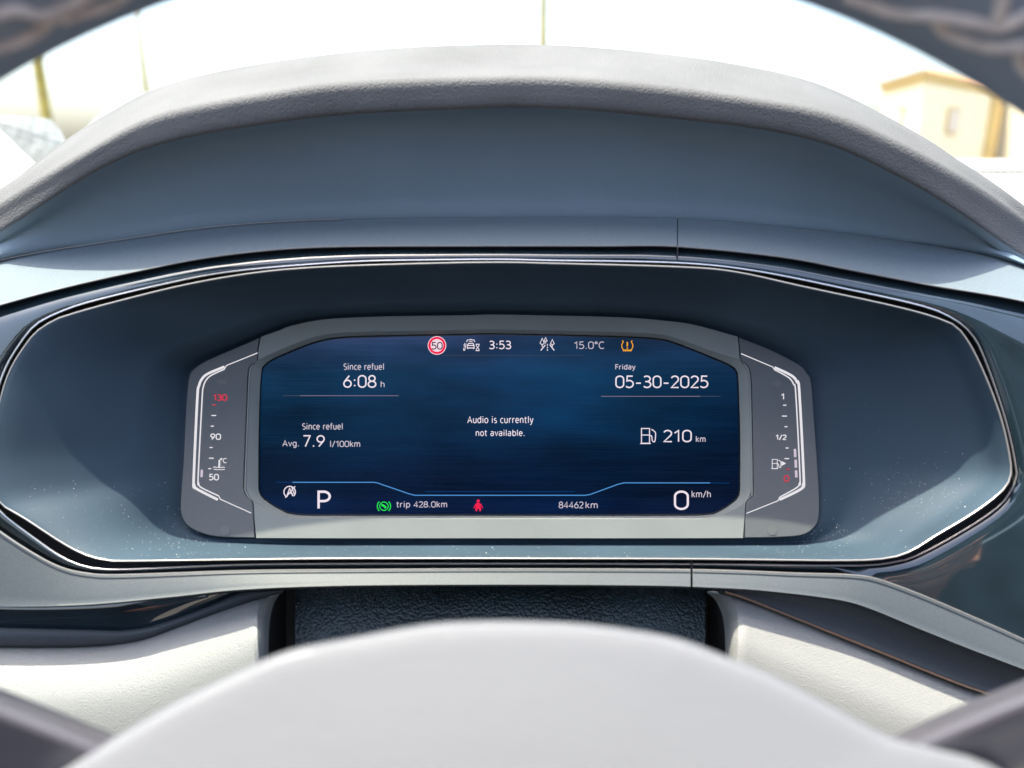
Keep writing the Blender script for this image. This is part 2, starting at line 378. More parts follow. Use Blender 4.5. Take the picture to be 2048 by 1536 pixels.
POD = [(560, 660), (512, 680), (455, 703), (412, 722), (389, 737), (377, 757), (371, 832), (367, 918), (361, 1004), (363, 1030), (374, 1050), (397, 1064), (435, 1073), (512, 1076),
       (700, 1077), (1000, 1077), (1300, 1077), (1486, 1076), (1555, 1075), (1606, 1070), (1630, 1053), (1638, 1030), (1638, 975), (1629, 846), (1623, 766), (1614, 746), (1598, 729), (1540, 699),
       (1475, 673), (1391, 650), (1326, 641), (1228, 634), (1000, 629), (923, 631), (760, 633), (646, 639), (581, 652)]
SCR = [(521, 737), (516, 828), (515, 974), (518, 990), (527, 1001), (559, 1021), (594, 1031), (700, 1032), (1000, 1032), (1300, 1032), (1413, 1031), (1445, 1022), (1474, 1001), (1481, 990), (1482, 974), (1482, 860),
       (1478, 752), (1474, 738), (1465, 730), (1423, 711), (1358, 685), (1319, 675), (1228, 670), (1000, 665), (923, 666), (760, 669), (669, 673), (614, 686), (549, 713), (529, 725)]
OPEN = [(498, 750), (495, 809), (489, 961), (490, 981), (498, 996), (508, 1003), (550, 1025), (590, 1036), (700, 1037), (1000, 1037), (1300, 1037), (1416, 1036), (1455, 1025), (1491, 1004), (1502, 992), (1505, 975), (1502, 803),
        (1499, 748), (1492, 733), (1480, 721), (1425, 703), (1360, 679), (1320, 669), (1228, 664), (1000, 659), (923, 660), (760, 663), (667, 667), (610, 680), (540, 709), (512, 724), (503, 732)]

# ------------------------------------------------------------------ dashboard
dash = thing('dashboard', P(1000, 1300, .45), 'dark grey car dashboard with padded visor hood, dark recess and white leather knee panels', 'dashboard')
cSIL = yfun([(-420, 640), (-200, 510), (0, 378), (70, 327), (123, 281), (229, 218), (316, 172), (492, 131), (700, 103), (850, 92), (1000, 88), (1135, 90), (1348, 109), (1524, 137), (1647, 169), (1770, 229), (1875, 288), (1946, 341), (2048, 422), (2250, 580), (2450, 720)], 34)
cB = yfun([(-420, 655), (-200, 530), (0, 408), (70, 362), (176, 299), (281, 239), (352, 218), (527, 186), (700, 164), (1000, 153), (1150, 156), (1348, 174), (1524, 199), (1664, 225), (1770, 271), (1875, 325), (1981, 390), (2048, 440), (2250, 600), (2450, 740)], 34)
cL = yfun([(-420, 690), (-200, 575), (0, 464), (70, 422), (141, 373), (246, 316), (352, 281), (527, 250), (700, 230), (1000, 217), (1150, 220), (1348, 239), (1524, 260), (1664, 292), (1770, 341), (1875, 397), (1981, 468), (2048, 514), (2250, 640), (2450, 760)], 34)
cF = yfun([(-420, 700), (-200, 585), (0, 520), (246, 478), (457, 450), (700, 437), (1000, 432), (1348, 434), (1559, 450), (1770, 475), (2048, 530), (2250, 650), (2450, 770)])
cS = yfun([(-420, 760), (-200, 670), (0, 611), (139, 574), (296, 539), (417, 516), (556, 500), (694, 494), (948, 493), (1200, 493), (1355, 494), (1563, 515), (1702, 541), (1859, 571), (2048, 604), (2250, 660), (2450, 760)])
def rc(d, k=.022): return lambda x: d+k*min(1.25, abs(x-1000)/1000)**(6 if x < 1000 else 8)
hood = link('visor_hood', strip([(cSIL, .50, 60), (cSIL, .38, 14), (cSIL, .315, 2), (cSIL, rc(.300, .008), 6), (cB, rc(.280, .014), -30), (cB, rc(.2620, .024), -9), (cB, rc(.2565, .026), 3), (lambda x: .5*(cB(x)+cL(x)), rc(.2573, .027), 0), (cL, rc(.2590, .026), -9), (cL, rc(.2608, .025), -1)], -420, 2450, 260, sub=4), M_hood, dash)
link('hood_underside', strip([(cL, rc(.2610, .025), -2), (cL, rc(.2625, .024), 2), (cL, rc(.270, .020), 20), (lambda x: .6*cL(x)+.4*cF(x), rc(.281, .010), 0), (lambda x: .2*cL(x)+.8*cF(x), .290, 0), (cF, .293, 2), (cF, .300, 6)], -420, 2450, 220, sub=3), M_face, dash)
link('hood_edge_highlight', tube([P(x, cF(x)+.5, .2915) for x in range(-420, 700, 20)], .00018, 6), M_bead, dash)  # pale tube standing in for the light caught along the hood's lower edge
for a, b in ((-420, 1354.2), (1356.2, 2450)):
    link('upper_trim', strip([(cF, .300, 8), (cF, .2935, 3), (cF, .292, 6), (lambda x: .5*cF(x)+.5*cS(x), .283, 0), (cS, .2755, -3), (cS, .2748, -.6), (cS, .2755, .8), (cS, .279, 1.5)], a, b, 160, sub=3), M_satin, dash)
    link('edge_highlight', tube([P(x, cS(x)-1.0, .2746) for x in [a+(b-a)*i/160 for i in range(161)]], .00024, 6), M_bead, dash)  # bright tube drawn as the highlight on the rounded trim edge
# gloss black surround between chrome ring and the satin trims
OUT = []
for x in range(2400, -401, -100): OUT.append((x, cS(x)))
cSB = [(-400, 860), (-250, 905), (-120, 975), (0, 1063), (70, 1108), (122, 1134), (174, 1146), (244, 1149), (488, 1141), (700, 1139), (1000, 1137.5), (1386, 1139), (1592, 1146), (1697, 1149), (1749, 1156), (1819, 1180), (1906, 1216), (2048, 1279), (2250, 1375), (2400, 1450)]
fSB = yfun(cSB)
OUT = [(x, cS(x)) for x in range(2400, -401, -100)][::-1] + [(2460, 1100)] + [(x, y) for x, y in smooth_line(cSB, 4)][::-1] + [(-430, 800)]
N = 360
s_chr = star(CHR, C0, N); s_out = star(OUT, C0, N, smooth=False); s_rim = star(RIM, C0, N)
def rowp(pts, d): return [P(x, y, d(x, y) if callable(d) else d) for x, y in pts]
def mixp(a, b, t): return [(p[0]*(1-t)+q[0]*t, p[1]*(1-t)+q[1]*t) for p, q in zip(a, b)]
link('gloss_surround', loft([rowp(mixp(s_chr, s_out, .0), .2775), rowp(mixp(s_chr, s_out, .03), .2752), rowp(mixp(s_chr, s_out, .15), .2745), rowp(mixp(s_chr, s_out, .5), .2752), rowp(mixp(s_chr, s_out, .85), .278), rowp(s_out, .2785)], True, 3), M_piano, dash)
link('trim_seam', strip([(cF, .2945, 4), (lambda x: .5*cF(x)+.5*cS(x), .2845, 0), (cS, .2765, -2)], 1351, 1359, 4), M_seam, dash)
link('surround_seam', tube([P(1355, y, .2744) for y in (495, 500, 506, 512, 518, 523)], .00022, 6), M_seam, dash)
link('ring_gap', loft([rowp(s_chr, .2776), rowp(s_chr, .281), rowp(mixp(s_chr, s_rim, .8), .281), rowp(s_rim, .2745)], True), M_seam, dash)
link('chrome_ring', tube([P(x, y, .2747) for x, y in s_chr], .00038, 8, True), M_chrome, dash)
link('recess_rim', tube([P(x, y, .2728) for x, y in s_rim], .00034, 8, True), M_bead, dash)
s_pod = star(POD, C0, N)
def dpod(x, y):
    r = Vector(((x-1024)/F, 1, (768-y)/F)); return PF.n.dot(PF.O)/PF.n.dot(r)
def brow(t, d0):
    out = []
    for (x, y), r in zip(mixp(s_rim, s_pod, t), s_rim):
        w_ = max(0, min(1, (620-r[0])/500)); w_ = w_*w_*(3-2*w_)
        out.append(P(x, y, (1-w_)*d0+w_*(.2726+.0345*t**1.25)))
    return out
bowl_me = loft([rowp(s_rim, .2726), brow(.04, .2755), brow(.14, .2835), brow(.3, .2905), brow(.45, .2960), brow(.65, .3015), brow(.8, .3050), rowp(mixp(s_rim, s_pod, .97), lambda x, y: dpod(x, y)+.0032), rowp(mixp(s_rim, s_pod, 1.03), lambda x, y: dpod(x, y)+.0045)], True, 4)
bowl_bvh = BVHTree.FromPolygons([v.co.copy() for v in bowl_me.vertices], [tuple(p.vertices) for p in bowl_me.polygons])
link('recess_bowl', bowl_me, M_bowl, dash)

# lower satin strips with their seam at x=1383
cLB = yfun([(-400, 1180), (-150, 1200), (0, 1213), (174, 1211), (349, 1195), (488, 1181), (695, 1173.5), (988, 1171.5), (1281, 1173), (1418, 1177), (1522, 1183), (1662, 1199), (1732, 1216), (1836, 1258), (1941, 1300), (2046, 1340), (2250, 1420), (2450, 1500)])
for a, b in ((-400, 1381), (1385.4, 2450)):
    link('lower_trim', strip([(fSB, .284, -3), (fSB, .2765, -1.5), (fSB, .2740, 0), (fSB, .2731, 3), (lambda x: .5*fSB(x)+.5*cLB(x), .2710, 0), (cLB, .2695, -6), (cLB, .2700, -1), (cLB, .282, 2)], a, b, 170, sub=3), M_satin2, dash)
    link('edge_highlight', tube([P(x, fSB(x)+.6, .2722) for x in [a+(b-a)*i/160 for i in range(161)]], .00026, 6), M_bead, dash)  # edge highlight built as a bright tube here too
link('trim_seam', tube([P(1383.3, y, .2745) for y in (1122, 1130, 1140, 1155, 1174)], .0004, 6), M_seam, dash)
# left: gloss blade, grey blade, white leather
cG = yfun([(-400, 1240), (-150, 1250), (0, 1256), (192, 1261), (244, 1262), (314, 1251), (419, 1213), (470, 1190), (500, 1182), (566, 1179)])
cW = yfun([(-400, 1291), (-150, 1291), (0, 1291), (174, 1290), (279, 1279), (349, 1256), (419, 1230), (523, 1194), (566, 1184)])
link('gloss_blade', strip([(cLB, .283, -3), (cLB, .279, 0), (lambda x: .5*min(cLB(x), cG(x)-1)+.5*cG(x), .2795, 0), (cG, .2815, 1)], -400, 500, 120, sub=3), M_piano, dash)
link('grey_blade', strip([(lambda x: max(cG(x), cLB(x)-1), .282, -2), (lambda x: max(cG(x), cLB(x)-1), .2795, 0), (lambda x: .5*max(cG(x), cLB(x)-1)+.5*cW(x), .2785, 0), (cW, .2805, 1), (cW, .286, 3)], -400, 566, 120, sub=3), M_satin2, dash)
def leather(top, side, bot, name='leather_panel', lab=None):
    # rows run down the panel; every row is resampled from the outer end to the column edge
    rows = []
    for t, dd in ((0, .287), (.02, .281), (.08, .2765), (.2, .2735), (.4, .2705), (.7, .271), (1, .279)):
        rows.append([P(x, y0*(1-t)+y1*t, dd+e) for (x, y0, y1, e) in zip(*[iter([])])] if False else [P(tx*(1-t)+bx*t, ty*(1-t)+by*t, dd+e) for (tx, ty), (bx, by), e in zip(top, bot, side)])
    return link(name, loft(rows, sub=5), M_white, dash, label=lab)
n = 90
def respx(L, n):
    L = smooth_line(L, 8); d = [0]
    for a, b in zip(L, L[1:]): d.append(d[-1]+math.hypot(b[0]-a[0], b[1]-a[1]))
    out = []; j = 0
    for i in range(n+1):
        t = d[-1]*i/n
        while j < len(d)-2 and d[j+1] < t: j += 1
        k = (t-d[j])/max(1e-9, d[j+1]-d[j]); out.append((L[j][0]+(L[j+1][0]-L[j][0])*k, L[j][1]+(L[j+1][1]-L[j][1])*k))
    return out
topL = respx([(-400, 1291), (-150, 1291), (0, 1291), (174, 1290), (279, 1279), (349, 1256), (419, 1230), (523, 1194), (558, 1186), (562, 1188)], n)
botL = respx([(-400, 1750), (-150, 1740), (0, 1730), (174, 1700), (349, 1650), (480, 1600), (530, 1560), (537, 1500)], n)
# column-side edge curls away from the camera
eL = [max(0, (i-n*.955)/(n*.045))**2*.012 for i in range(n+1)]
rows = []
edgeL = yfun([(1180, 566), (1200, 552), (1223, 542), (1272, 538), (1317, 536.5), (1400, 537), (1700, 540)])
for t, dd in ((0, .286), (.015, .2815), (.06, .278), (.16, .2735), (.32, .2700), (.6, .2700), (1, .275)):
    row = []
    for i, ((tx, ty), (bx, by)) in enumerate(zip(topL, botL)):
        x = tx*(1-t)+bx*t; y = ty*(1-t)+by*t
        s = (i/n); xe = edgeL(y)
        x = -400+(x+400)*((xe+400)/((topL[-1][0]*(1-t)+botL[-1][0]*t)+400))
        row.append(P(x, y, dd+eL[i]))
    rows.append(row)
link('leather_panel', loft(rows, sub=5), M_white, dash, label='white grained leather knee panel left of the steering column')
# right side
cW2 = [(1414, 1183), (1432, 1182), (1480, 1194), (1557, 1224), (1662, 1266), (1767, 1308), (1906, 1364), (2004, 1399), (2250, 1490), (2450, 1560)]
topR = respx(cW2, n); botR = respx([(1451, 1500), (1460, 1560), (1510, 1600), (1700, 1680), (1906, 1760), (2250, 1850), (2450, 1900)], n)
edgeR = yfun([(1180, 1410), (1190, 1419), (1216, 1441), (1265, 1449), (1321, 1451), (1400, 1451), (1700, 1450)])
rows = []
for t, dd in ((0, .285), (.015, .2805), (.06, .2775), (.16, .2735), (.32, .2700), (.6, .2700), (1, .275)):
    row = []
    x0t = topR[0][0]*(1-t)+botR[0][0]*t
    for i, ((tx, ty), (bx, by)) in enumerate(zip(topR, botR)):
        x = tx*(1-t)+bx*t; y = ty*(1-t)+by*t; xe = edgeR(y)
        x = 2450-(2450-x)*((2450-xe)/(2450-x0t))
        row.append(P(x, y, dd+eL[n-i]))
    rows.append(row)
link('leather_panel', loft(rows, sub=5), M_white, dash, label='white grained leather knee panel right of the steering column')
fW2 = yfun(cW2)
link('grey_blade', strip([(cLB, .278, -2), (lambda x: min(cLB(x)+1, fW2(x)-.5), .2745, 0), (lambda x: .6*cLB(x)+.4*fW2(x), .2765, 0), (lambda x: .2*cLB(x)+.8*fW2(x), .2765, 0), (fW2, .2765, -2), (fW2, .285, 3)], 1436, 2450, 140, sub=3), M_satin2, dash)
M_cop = mat('copper_edge', (.30, .20, .14), .3, metal=.6)
link('blade_edge', tube([P(x, fW2(x)-1.5, .2762) for x in range(1450, 2450, 20)], .0005, 6), M_cop, dash)
# column opening
link('column_boot', loft([[P(x, y+3*math.sin((x-597)/808*math.pi)*0, d-.006*math.sin((x-590)/820*math.pi)) for x in [590+820*i/60 for i in range(61)]] for y, d in ((1160, .300), (1185, .296), (1230, .290), (1290, .284), (1400, .276), (1550, .270))], sub=4), M_boot, dash)
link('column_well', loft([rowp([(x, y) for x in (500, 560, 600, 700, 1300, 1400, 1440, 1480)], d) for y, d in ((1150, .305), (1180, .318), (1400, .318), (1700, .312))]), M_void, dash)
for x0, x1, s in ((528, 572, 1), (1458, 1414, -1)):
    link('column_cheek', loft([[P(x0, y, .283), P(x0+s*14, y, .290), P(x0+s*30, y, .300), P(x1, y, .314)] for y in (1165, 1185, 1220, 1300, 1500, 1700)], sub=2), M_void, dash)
# far dash top beside the hood, towards the windscreen
link('dash_top_pad', loft([[P(x, y, d) for x in [1300+1500*i/60 for i in range(61)]] for y, d in ((318, .93), (334, .90), (337, .80), (350, .78), (380, .62), (430, .50), (560, .42), (700, .40))], sub=3), M_dash, dash)
link('pad_stitching', join([tube([P(x, 346, .777), P(x+9, 346.3, .777)], .0011, 6) for x in range(1500, 2600, 14)]), M_bead, dash)
link('dash_end_pad', loft([[P(x, y, d) for x in [-900+1260*i/40 for i in range(41)]] for y, d in ((335, .92), (338, .80), (350, .60), (430, .50), (560, .42), (700, .40))], sub=3), M_dash, dash)

# ------------------------------------------------------------------ instrument cluster
clu = thing('instrument_cluster', PF.at(1000, 1076, -.01), 'digital instrument cluster with a lit dark blue screen between a temperature and a fuel gauge', 'instrument cluster')
sub = lambda L: smooth_line(L, 5, True)
def cut(L, lo, hi):   # part of a closed outline by index range, inclusive
    return L[lo:hi+1]
# seams (gap of about 1.2 px between the three face pieces)
seamL = [(520.5, 674.5), (516, 700), (514.6, 722), (504, 729.5), (497, 744), (494, 809), (488, 961), (489, 982), (496, 996.5), (505.5, 1004), (508, 1035), (511, 1076)]
seamR = [(1476.5, 674), (1479, 700), (1481.5, 719), (1493.5, 731), (1500.5, 747), (1503.5, 803), (1506.5, 975), (1503.5, 993), (1492.5, 1006), (1490, 1035), (1487.5, 1076)]
sm = lambda L, k=5: smooth_line(L, k)
podL = [(512, 678), (455, 703), (412, 722), (389, 737), (377, 757), (371, 832), (367, 918), (361, 1004), (363, 1030), (374, 1050), (397, 1064), (435, 1073.5), (505, 1076)]
podR = [(1484, 1076), (1555, 1075), (1606, 1070), (1630, 1053), (1638, 1030), (1638, 975), (1629, 846), (1623, 766), (1614, 746), (1598, 729), (1540, 699), (1482, 676)]
leftp = sm([(518.5, 675.5)]+podL[1:-1]+[(509.8, 1076)])+sm([(x-1.1, y) for x, y in seamL[1:-1]])[::-1]
rightp = sm([(1488.8, 1076)]+podR[1:-1]+[(1478, 674.8)])+sm([(x+1.1, y) for x, y in seamR[1:-1]])
top = sm([(521.5, 673.5), (560, 660), (581, 652), (646, 639), (760, 633), (923, 630.5), (1000, 629), (1228, 634), (1326, 641), (1391, 650), (1475.5, 673.5)])
center = top + sm([(x-.6, y) for x, y in seamR[1:-1]]) + sm([(1486.5, 1076.5), (1300, 1077), (1000, 1077), (700, 1077), (512, 1076.5)]) + sm([(x+.6, y) for x, y in seamL[1:-1]])[::-1]
hole = smooth_line(OPEN, 5, True)
# at the sides the opening touches the seam, so keep the hole a hair inside
hole = [(x+(2.6 if x < 600 and 725 < y < 1004 else (-2.6 if x > 1400 and 725 < y < 1004 else 0)), y) for x, y in hole]
frame = link('screen_frame', plate(PF, [center, hole], .0045, .00015), M_frame, clu, sharp=-1)
gl = link('gauge_panel', plate(PF, [leftp], .0045, .0004), M_gauge, clu, sharp=-1, label='left gauge panel with coolant temperature scale')
gr = link('gauge_panel', plate(PF, [rightp], .0045, .0004), M_gauge, clu, sharp=-1, label='right gauge panel with fuel scale')
link('housing', plate(Plane(.305, -.0062), [smooth_line(POD, 4, True)], .001, .0001), M_seam, clu, smooth=False)
C1 = (1000, 850)
sh, ss = star(hole, C1, 288, smooth=False), star(SCR, C1, 288)
def rowpl(pl, L, h=0): return [pl.at(x, y, h) for x, y in L]
link('screen_chamfer', loft([rowpl(PF, sh, -.0004), rowpl(PF, mixp(sh, ss, .12), -.0006), rowpl(PF, mixp(sh, ss, .85), -.0030), rowpl(PS, ss, .0002), rowpl(PS, ss, -.001)], True, 2), M_frame, clu)
sb = star([(x+(1000-x)*.0, y) for x, y in SCR], C1, 288)
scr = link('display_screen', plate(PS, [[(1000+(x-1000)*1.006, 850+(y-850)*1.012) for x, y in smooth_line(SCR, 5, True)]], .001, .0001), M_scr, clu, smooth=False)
M_bz = mat('display_border_black', (.004, .008, .012), .3)
inner = [(1000+(x-1000)*.990, 851+(y-850)*(.972 if y > 850 else .975)) for x, y in ss]
link('border_mask', loft([rowpl(PS, ss, .0001), rowpl(PS, inner, .0001)], True), M_bz, scr)
PT = PS
def T(s, x0, y0, x1, y1, m=E_txt, b=0, par=None, pl=None, name='screen_text', **k):
    b = .3 if b > 0 and name != 'screen_text' else (.15 if b > 0 else 0)
    o = link(name, text(pl or PT, s, x0, y0, x1, y1, b, **k), m, par or scr, smooth=False)
    o['label'] = 'lettering reading ' + s
    return o
T('3:53', 978, 681.3, 1022.4, 698.6, b=.012); T('15.0°C', 1148.2, 683, 1208.4, 698.4, E_txt2)
T('Since refuel', 687.2, 726.3, 767.9, 740, E_txt2); T('6:08', 686.5, 750, 752.9, 775.8); T('h', 761.4, 761.8, 769.2, 774.8, E_txt2)
T('Since refuel', 604.5, 845.8, 685.5, 859.4, E_txt2); T('Avg.', 565, 880.6, 598.3, 896, E_txt2); T('7.9', 605.8, 870.2, 649.7, 894.6); T('l/100km', 660.5, 881, 720.4, 895, E_txt2)
T('Audio is currently', 934.6, 831.8, 1067, 850, E_txt); T('not available.', 951.5, 858.8, 1049.5, 872.5, E_txt)
T('P', 635, 981, 662, 1019.3, b=.005); T('trip 428.0km', 792.3, 1002, 894.2, 1018.3, E_txt2); T('84462', 1117.2, 1003, 1167, 1016.7, E_txt2); T('km', 1171, 1003, 1195.3, 1016.7, E_txt2)
T('Friday', 1230.5, 728, 1271, 742, E_txt2); T('05-30-2025', 1230.5, 751, 1416.7, 776.4); T('210', 1326.5, 859.6, 1383.5, 884.6); T('km', 1391.6, 871.5, 1411, 884.4, E_txt2)
T('0', 1347.7, 981, 1377.6, 1020, b=-.005); T('km/h', 1383, 981, 1421.5, 996, E_txt2)
def I(ms, m, name='screen_icon', par=None, lab=None):
    return link(name, join(ms), m, par or scr, smooth=False, label=lab)
R = lambda pts, w, s=0, c=False: ribbon(PT, pts, w, s, c)
I([R([(885, 711), (1170, 711)], .8)], emitm('lit_hair', (.3, .33, .5), .2), 'divider_line')
I([R([(600, 791.4), (797, 791.4)], 1.3)], E_line, 'divider_line'); I([R([(566, 791.4), (600, 791.4)], .8)], emitm('lit_fade', (.35, .3, .4), .3), 'divider_line')
I([R([(1202, 792.7), (1400, 792.7)], 1.3)], E_line, 'divider_line'); I([R([(1400, 792.7), (1440, 792.7)], .8)], MATS['lit_fade'], 'divider_line')
I([R([(585, 964.6), (748, 964.6), (756, 966), (764, 969), (820, 988.2), (830, 990.6), (1170, 990.6), (1180, 989), (1236, 968.5), (1248, 965.6), (1420, 965.8)], 1.9)], E_blue, 'base_line')
I([R([(553, 964.6), (585, 964.6)], 1.2)], E_blue2, 'base_line'); I([R([(1420, 965.8), (1459, 966.2)], 1.2)], E_blue2, 'base_line')
I([R([(850, 983), (1150, 983)], 1.2)], E_blue2, 'base_line')
# speed limit sign
sg = I([patch(PT, circ(874, 691, 18.6), .0001)], E_pink, 'speed_limit_sign', lab='round speed limit sign, white with a red ring, reading 50')
I([ribbon(PT, circ(874, 691, 15, 40), 4.6, 0, True, .00016)], E_red, 'sign_ring')
d50 = T('50', 862.5, 684, 885.5, 699.5, E_dark, b=1, name='sign_number')
for v in d50.data.vertices: v.co += (c2w(PT.n)-c2w((0, 0, 0)))*.00012
# distance warning with hourglass
I([R([(933, 684), (935.5, 679)], 1.6), R([(949.8, 684), (947.3, 679)], 1.6), R([(937, 680.5), (941.5, 678.9), (946, 680.5)], 1.5, 4), R([(938.4, 683.4), (941.5, 682.3), (944.6, 683.4)], 1.4, 4),
   R([(935, 691), (937, 686.8), (946, 686.8), (948, 691)], 1.8), R([(935, 691), (948, 691), (948.5, 696), (934.5, 696)], 1.8, 0, True), R([(936, 696), (936, 698)], 2), R([(947, 696), (947, 698)], 2),
   R([(930, 686.5), (928.4, 690), (928.8, 694)], 1.4, 3), R([(932.3, 687.5), (931.5, 691), (929, 701.5)], 1.5, 3), R([(927, 696), (927.8, 701.5)], 1.4),
   R([(951.5, 688.6), (959, 688.6)], 1.7), R([(951.5, 701.2), (959, 701.2)], 1.7), R([(952.6, 689), (952.8, 692), (955.3, 694.8), (957.8, 692), (958, 689)], 1.4), R([(952.6, 701), (952.8, 698), (955.3, 695), (957.8, 698), (958, 701)], 1.4)], E_txt, lab='car and hourglass symbol')
# road between trees
def tree_ic(x, y0, y1, w): return [R([(x, y0), (x+w, (y0+y1)/2+1), (x, y1-4), (x-w, (y0+y1)/2+1)], 1.5, 0, True), R([(x, y1-5), (x, y1)], 1.5)]
I(tree_ic(1084.4, 676.5, 694, 4.2)+tree_ic(1091.2, 675, 687, 3)+tree_ic(1104.6, 679, 694, 3.8)+[R([(1090.5, 690), (1081.5, 701)], 2), R([(1099.5, 689.5), (1108.5, 701)], 2), R([(1094.8, 688), (1094.8, 691.5)], 1.6), R([(1094.8, 693.5), (1094.8, 696.5)], 1.6), R([(1094.8, 698.5), (1094.8, 701.5)], 1.8)], E_txt, lab='road between trees symbol')
# tyre pressure
I([R([(1244.2, 681.5), (1246.3, 683.5), (1243.5, 690), (1244.3, 696), (1247.5, 700.5)], 1.9, 4), R([(1264.8, 681.5), (1262.7, 683.5), (1265.5, 690), (1264.7, 696), (1261.5, 700.5)], 1.9, 4), R([(1245.5, 700.4), (1263.5, 700.4)], 2.4),
   R([(1254.5, 684), (1254.5, 693)], 2.8), patch(PT, circ(1254.5, 696.5, 1.5, 10))]+[R([(x, 700.5), (x, 703)], 1.6) for x in (1247.5, 1251, 1254.5, 1258, 1261.5)], E_amb, lab='amber tyre pressure symbol')
# start-stop off
I([R(circ(579.5, 984, 11.4, 20, 30, 150)[0:1]+circ(579.5, 984, 11.4, 30, -70, 45), 2), R(circ(579.5, 984, 11.4, 30, 130, 292), 2), R([(571, 995.5), (590.5, 972.5)], 1.8), R([(573.6, 993.5), (579.5, 976.5), (586, 992)], 2.6), R([(576.5, 986.5), (583.5, 986.5)], 1.8)], E_txt, lab='crossed out A in a circle')
# brake hold, green
I([R(circ(768, 1012.4, 8.4, 30), 1.8, 0, True), R(circ(768, 1012.4, 13.2, 12, 135, 225), 2), R(circ(768, 1012.4, 13.2, 12, -45, 45), 2), R([(763, 1009.5), (768, 1012), (772, 1016)], 4.2, 3)], E_grn, lab='green brake symbol')
# seat belt, red
I([patch(PT, circ(956.4, 1002, 3.2, 14)), patch(PT, [(953.8, 1005.5), (959, 1005.5), (961.2, 1008), (961.6, 1015), (962.6, 1019), (960.6, 1022.8), (958.6, 1022.8), (958.8, 1019), (956.4, 1017.5), (954, 1019), (954.2, 1022.8), (952.2, 1022.8), (950.2, 1019), (951.2, 1015), (951.6, 1008)]),
   R([(952, 1007.5), (949.6, 1012), (947.6, 1016.5)], 1.8), R([(961, 1007.5), (963.4, 1012), (965.4, 1016.5)], 1.8)], E_red, lab='red seat belt figure')
def pump(pl, x, y, w, h, lw, m, par):
    r = lambda pts, c=False: ribbon(pl, pts, lw, 0, c)
    bw = w*.58
    return link('pump_icon', join([r([(x+w*.06, y), (x+bw, y), (x+bw, y+h*.95), (x+w*.06, y+h*.95)], True), r([(x+w*.06, y+h*.42), (x+bw, y+h*.42)]), r([(x-w*.02, y+h*.97), (x+bw+w*.08, y+h*.97)]),
        ribbon(pl, [(x+w*.7, y+h*.05), (x+w*.93, y+h*.22), (x+w*.97, y+h*.4), (x+w*.93, y+h*.8), (x+w*.83, y+h*.86), (x+w*.75, y+h*.75), (x+w*.72, y+h*.5), (x+bw, y+h*.44)], lw, 3)]), m, par, smooth=False)
pump(PS, 1281, 857, 31, 31, 1.9, E_txt, scr)

# gauges
PG = PF
def G(ms, m, par, name): return link(name, join(ms), m, par, smooth=False)
rg = lambda pts, w, s=0, c=False: ribbon(PG, pts, w, s, c)
G([rg([(515.4, 705.8), (453.2, 731), (449.5, 737.3)], 1.8)], E_gw, gl, 'scale_line')
G([rg([(449, 733.5), (417, 747), (404.8, 757), (398.2, 771.7), (394.8, 797.5), (387.5, 960), (389, 970), (394, 978), (436, 999.5)], 5, 4)], E_gw, gl, 'scale_line')
G([rg([(449.8, 738), (423, 750.5), (412, 761), (406.8, 774.6), (404.5, 797.5), (396.5, 955), (397.5, 966), (403, 975.2), (438, 992)], 2.6, 4), rg([(438, 992), (441, 998.5), (502.7, 1026.2)], 1.9)], E_gw, gl, 'scale_line')
T('130', 426.8, 788.4, 454.6, 801.8, E_redg, .02, gl, PG, 'gauge_number'); T('90', 420.8, 867, 442.3, 880, E_gw, .01, gl, PG, 'gauge_number'); T('50', 418, 947.6, 438, 961, E_gw, .01, gl, PG, 'gauge_number')
for x0, x1, y, m in ((425.4, 431.7, 809.9, E_redg), (423, 432.6, 831, E_gw), (421.7, 428, 852.3, E_gw), (419.4, 425.4, 895, E_gw), (418, 427.7, 916.4, E_gw), (416.8, 423, 937.4, E_gw)):
    G([rg([(x0, y), (x1, y)], 2.1)], m, gl, 'gauge_tick')
G([rg([(404, 939.4), (403.3, 954.3)], 4.6)], E_led, gl, 'level_bar')
G([rg([(438.8, 919.5), (438.4, 936)], 3), rg([(439, 922), (442.5, 922)], 1), rg([(439, 926), (442.5, 926)], 1), rg([(439, 930), (442.5, 930)], 1), rg([(426.5, 935), (430, 933.8), (434, 935.3), (438, 934), (442, 935.3), (446, 934), (450, 935)], 1.5, 3), rg([(427.5, 939.5), (431, 938.3), (435, 939.8), (439, 938.5), (443, 939.8), (447, 938.5), (450, 939.3)], 1.4, 3)], E_gw, gl, 'coolant_icon')
T('°C', 440.5, 916, 454, 926.5, E_gw, 0, gl, PG, 'gauge_unit')
def arrow(x, y, s): return patch(PG, [(x-11*s, y-4), (x, y-4), (x, y-9), (x+11*s, y), (x, y+9), (x, y+4), (x-11*s, y+4)])
G([arrow(443, 764, -1)], M_ghost, gl, 'turn_arrow'); G([arrow(1554, 767, 1)], M_ghost, gr, 'turn_arrow')
G([patch(PG, circ(451, 1061, 9.5, 28))], MATS['unlit_symbol'], gl, 'sensor_disc'); G([patch(PG, circ(1544, 1061, 9.5, 28))], M_ghost, gr, 'sensor_disc')
G([rg([(1482, 707.3), (1545.4, 734), (1548.3, 738.8)], 1.8)], E_gw, gr, 'scale_line')
G([rg([(1549, 734.8), (1583, 751.2), (1594, 764.6), (1598.5, 783), (1607.5, 957), (1606, 969), (1600.5, 979), (1559, 999.5)], 5, 4)], E_gw, gr, 'scale_line')
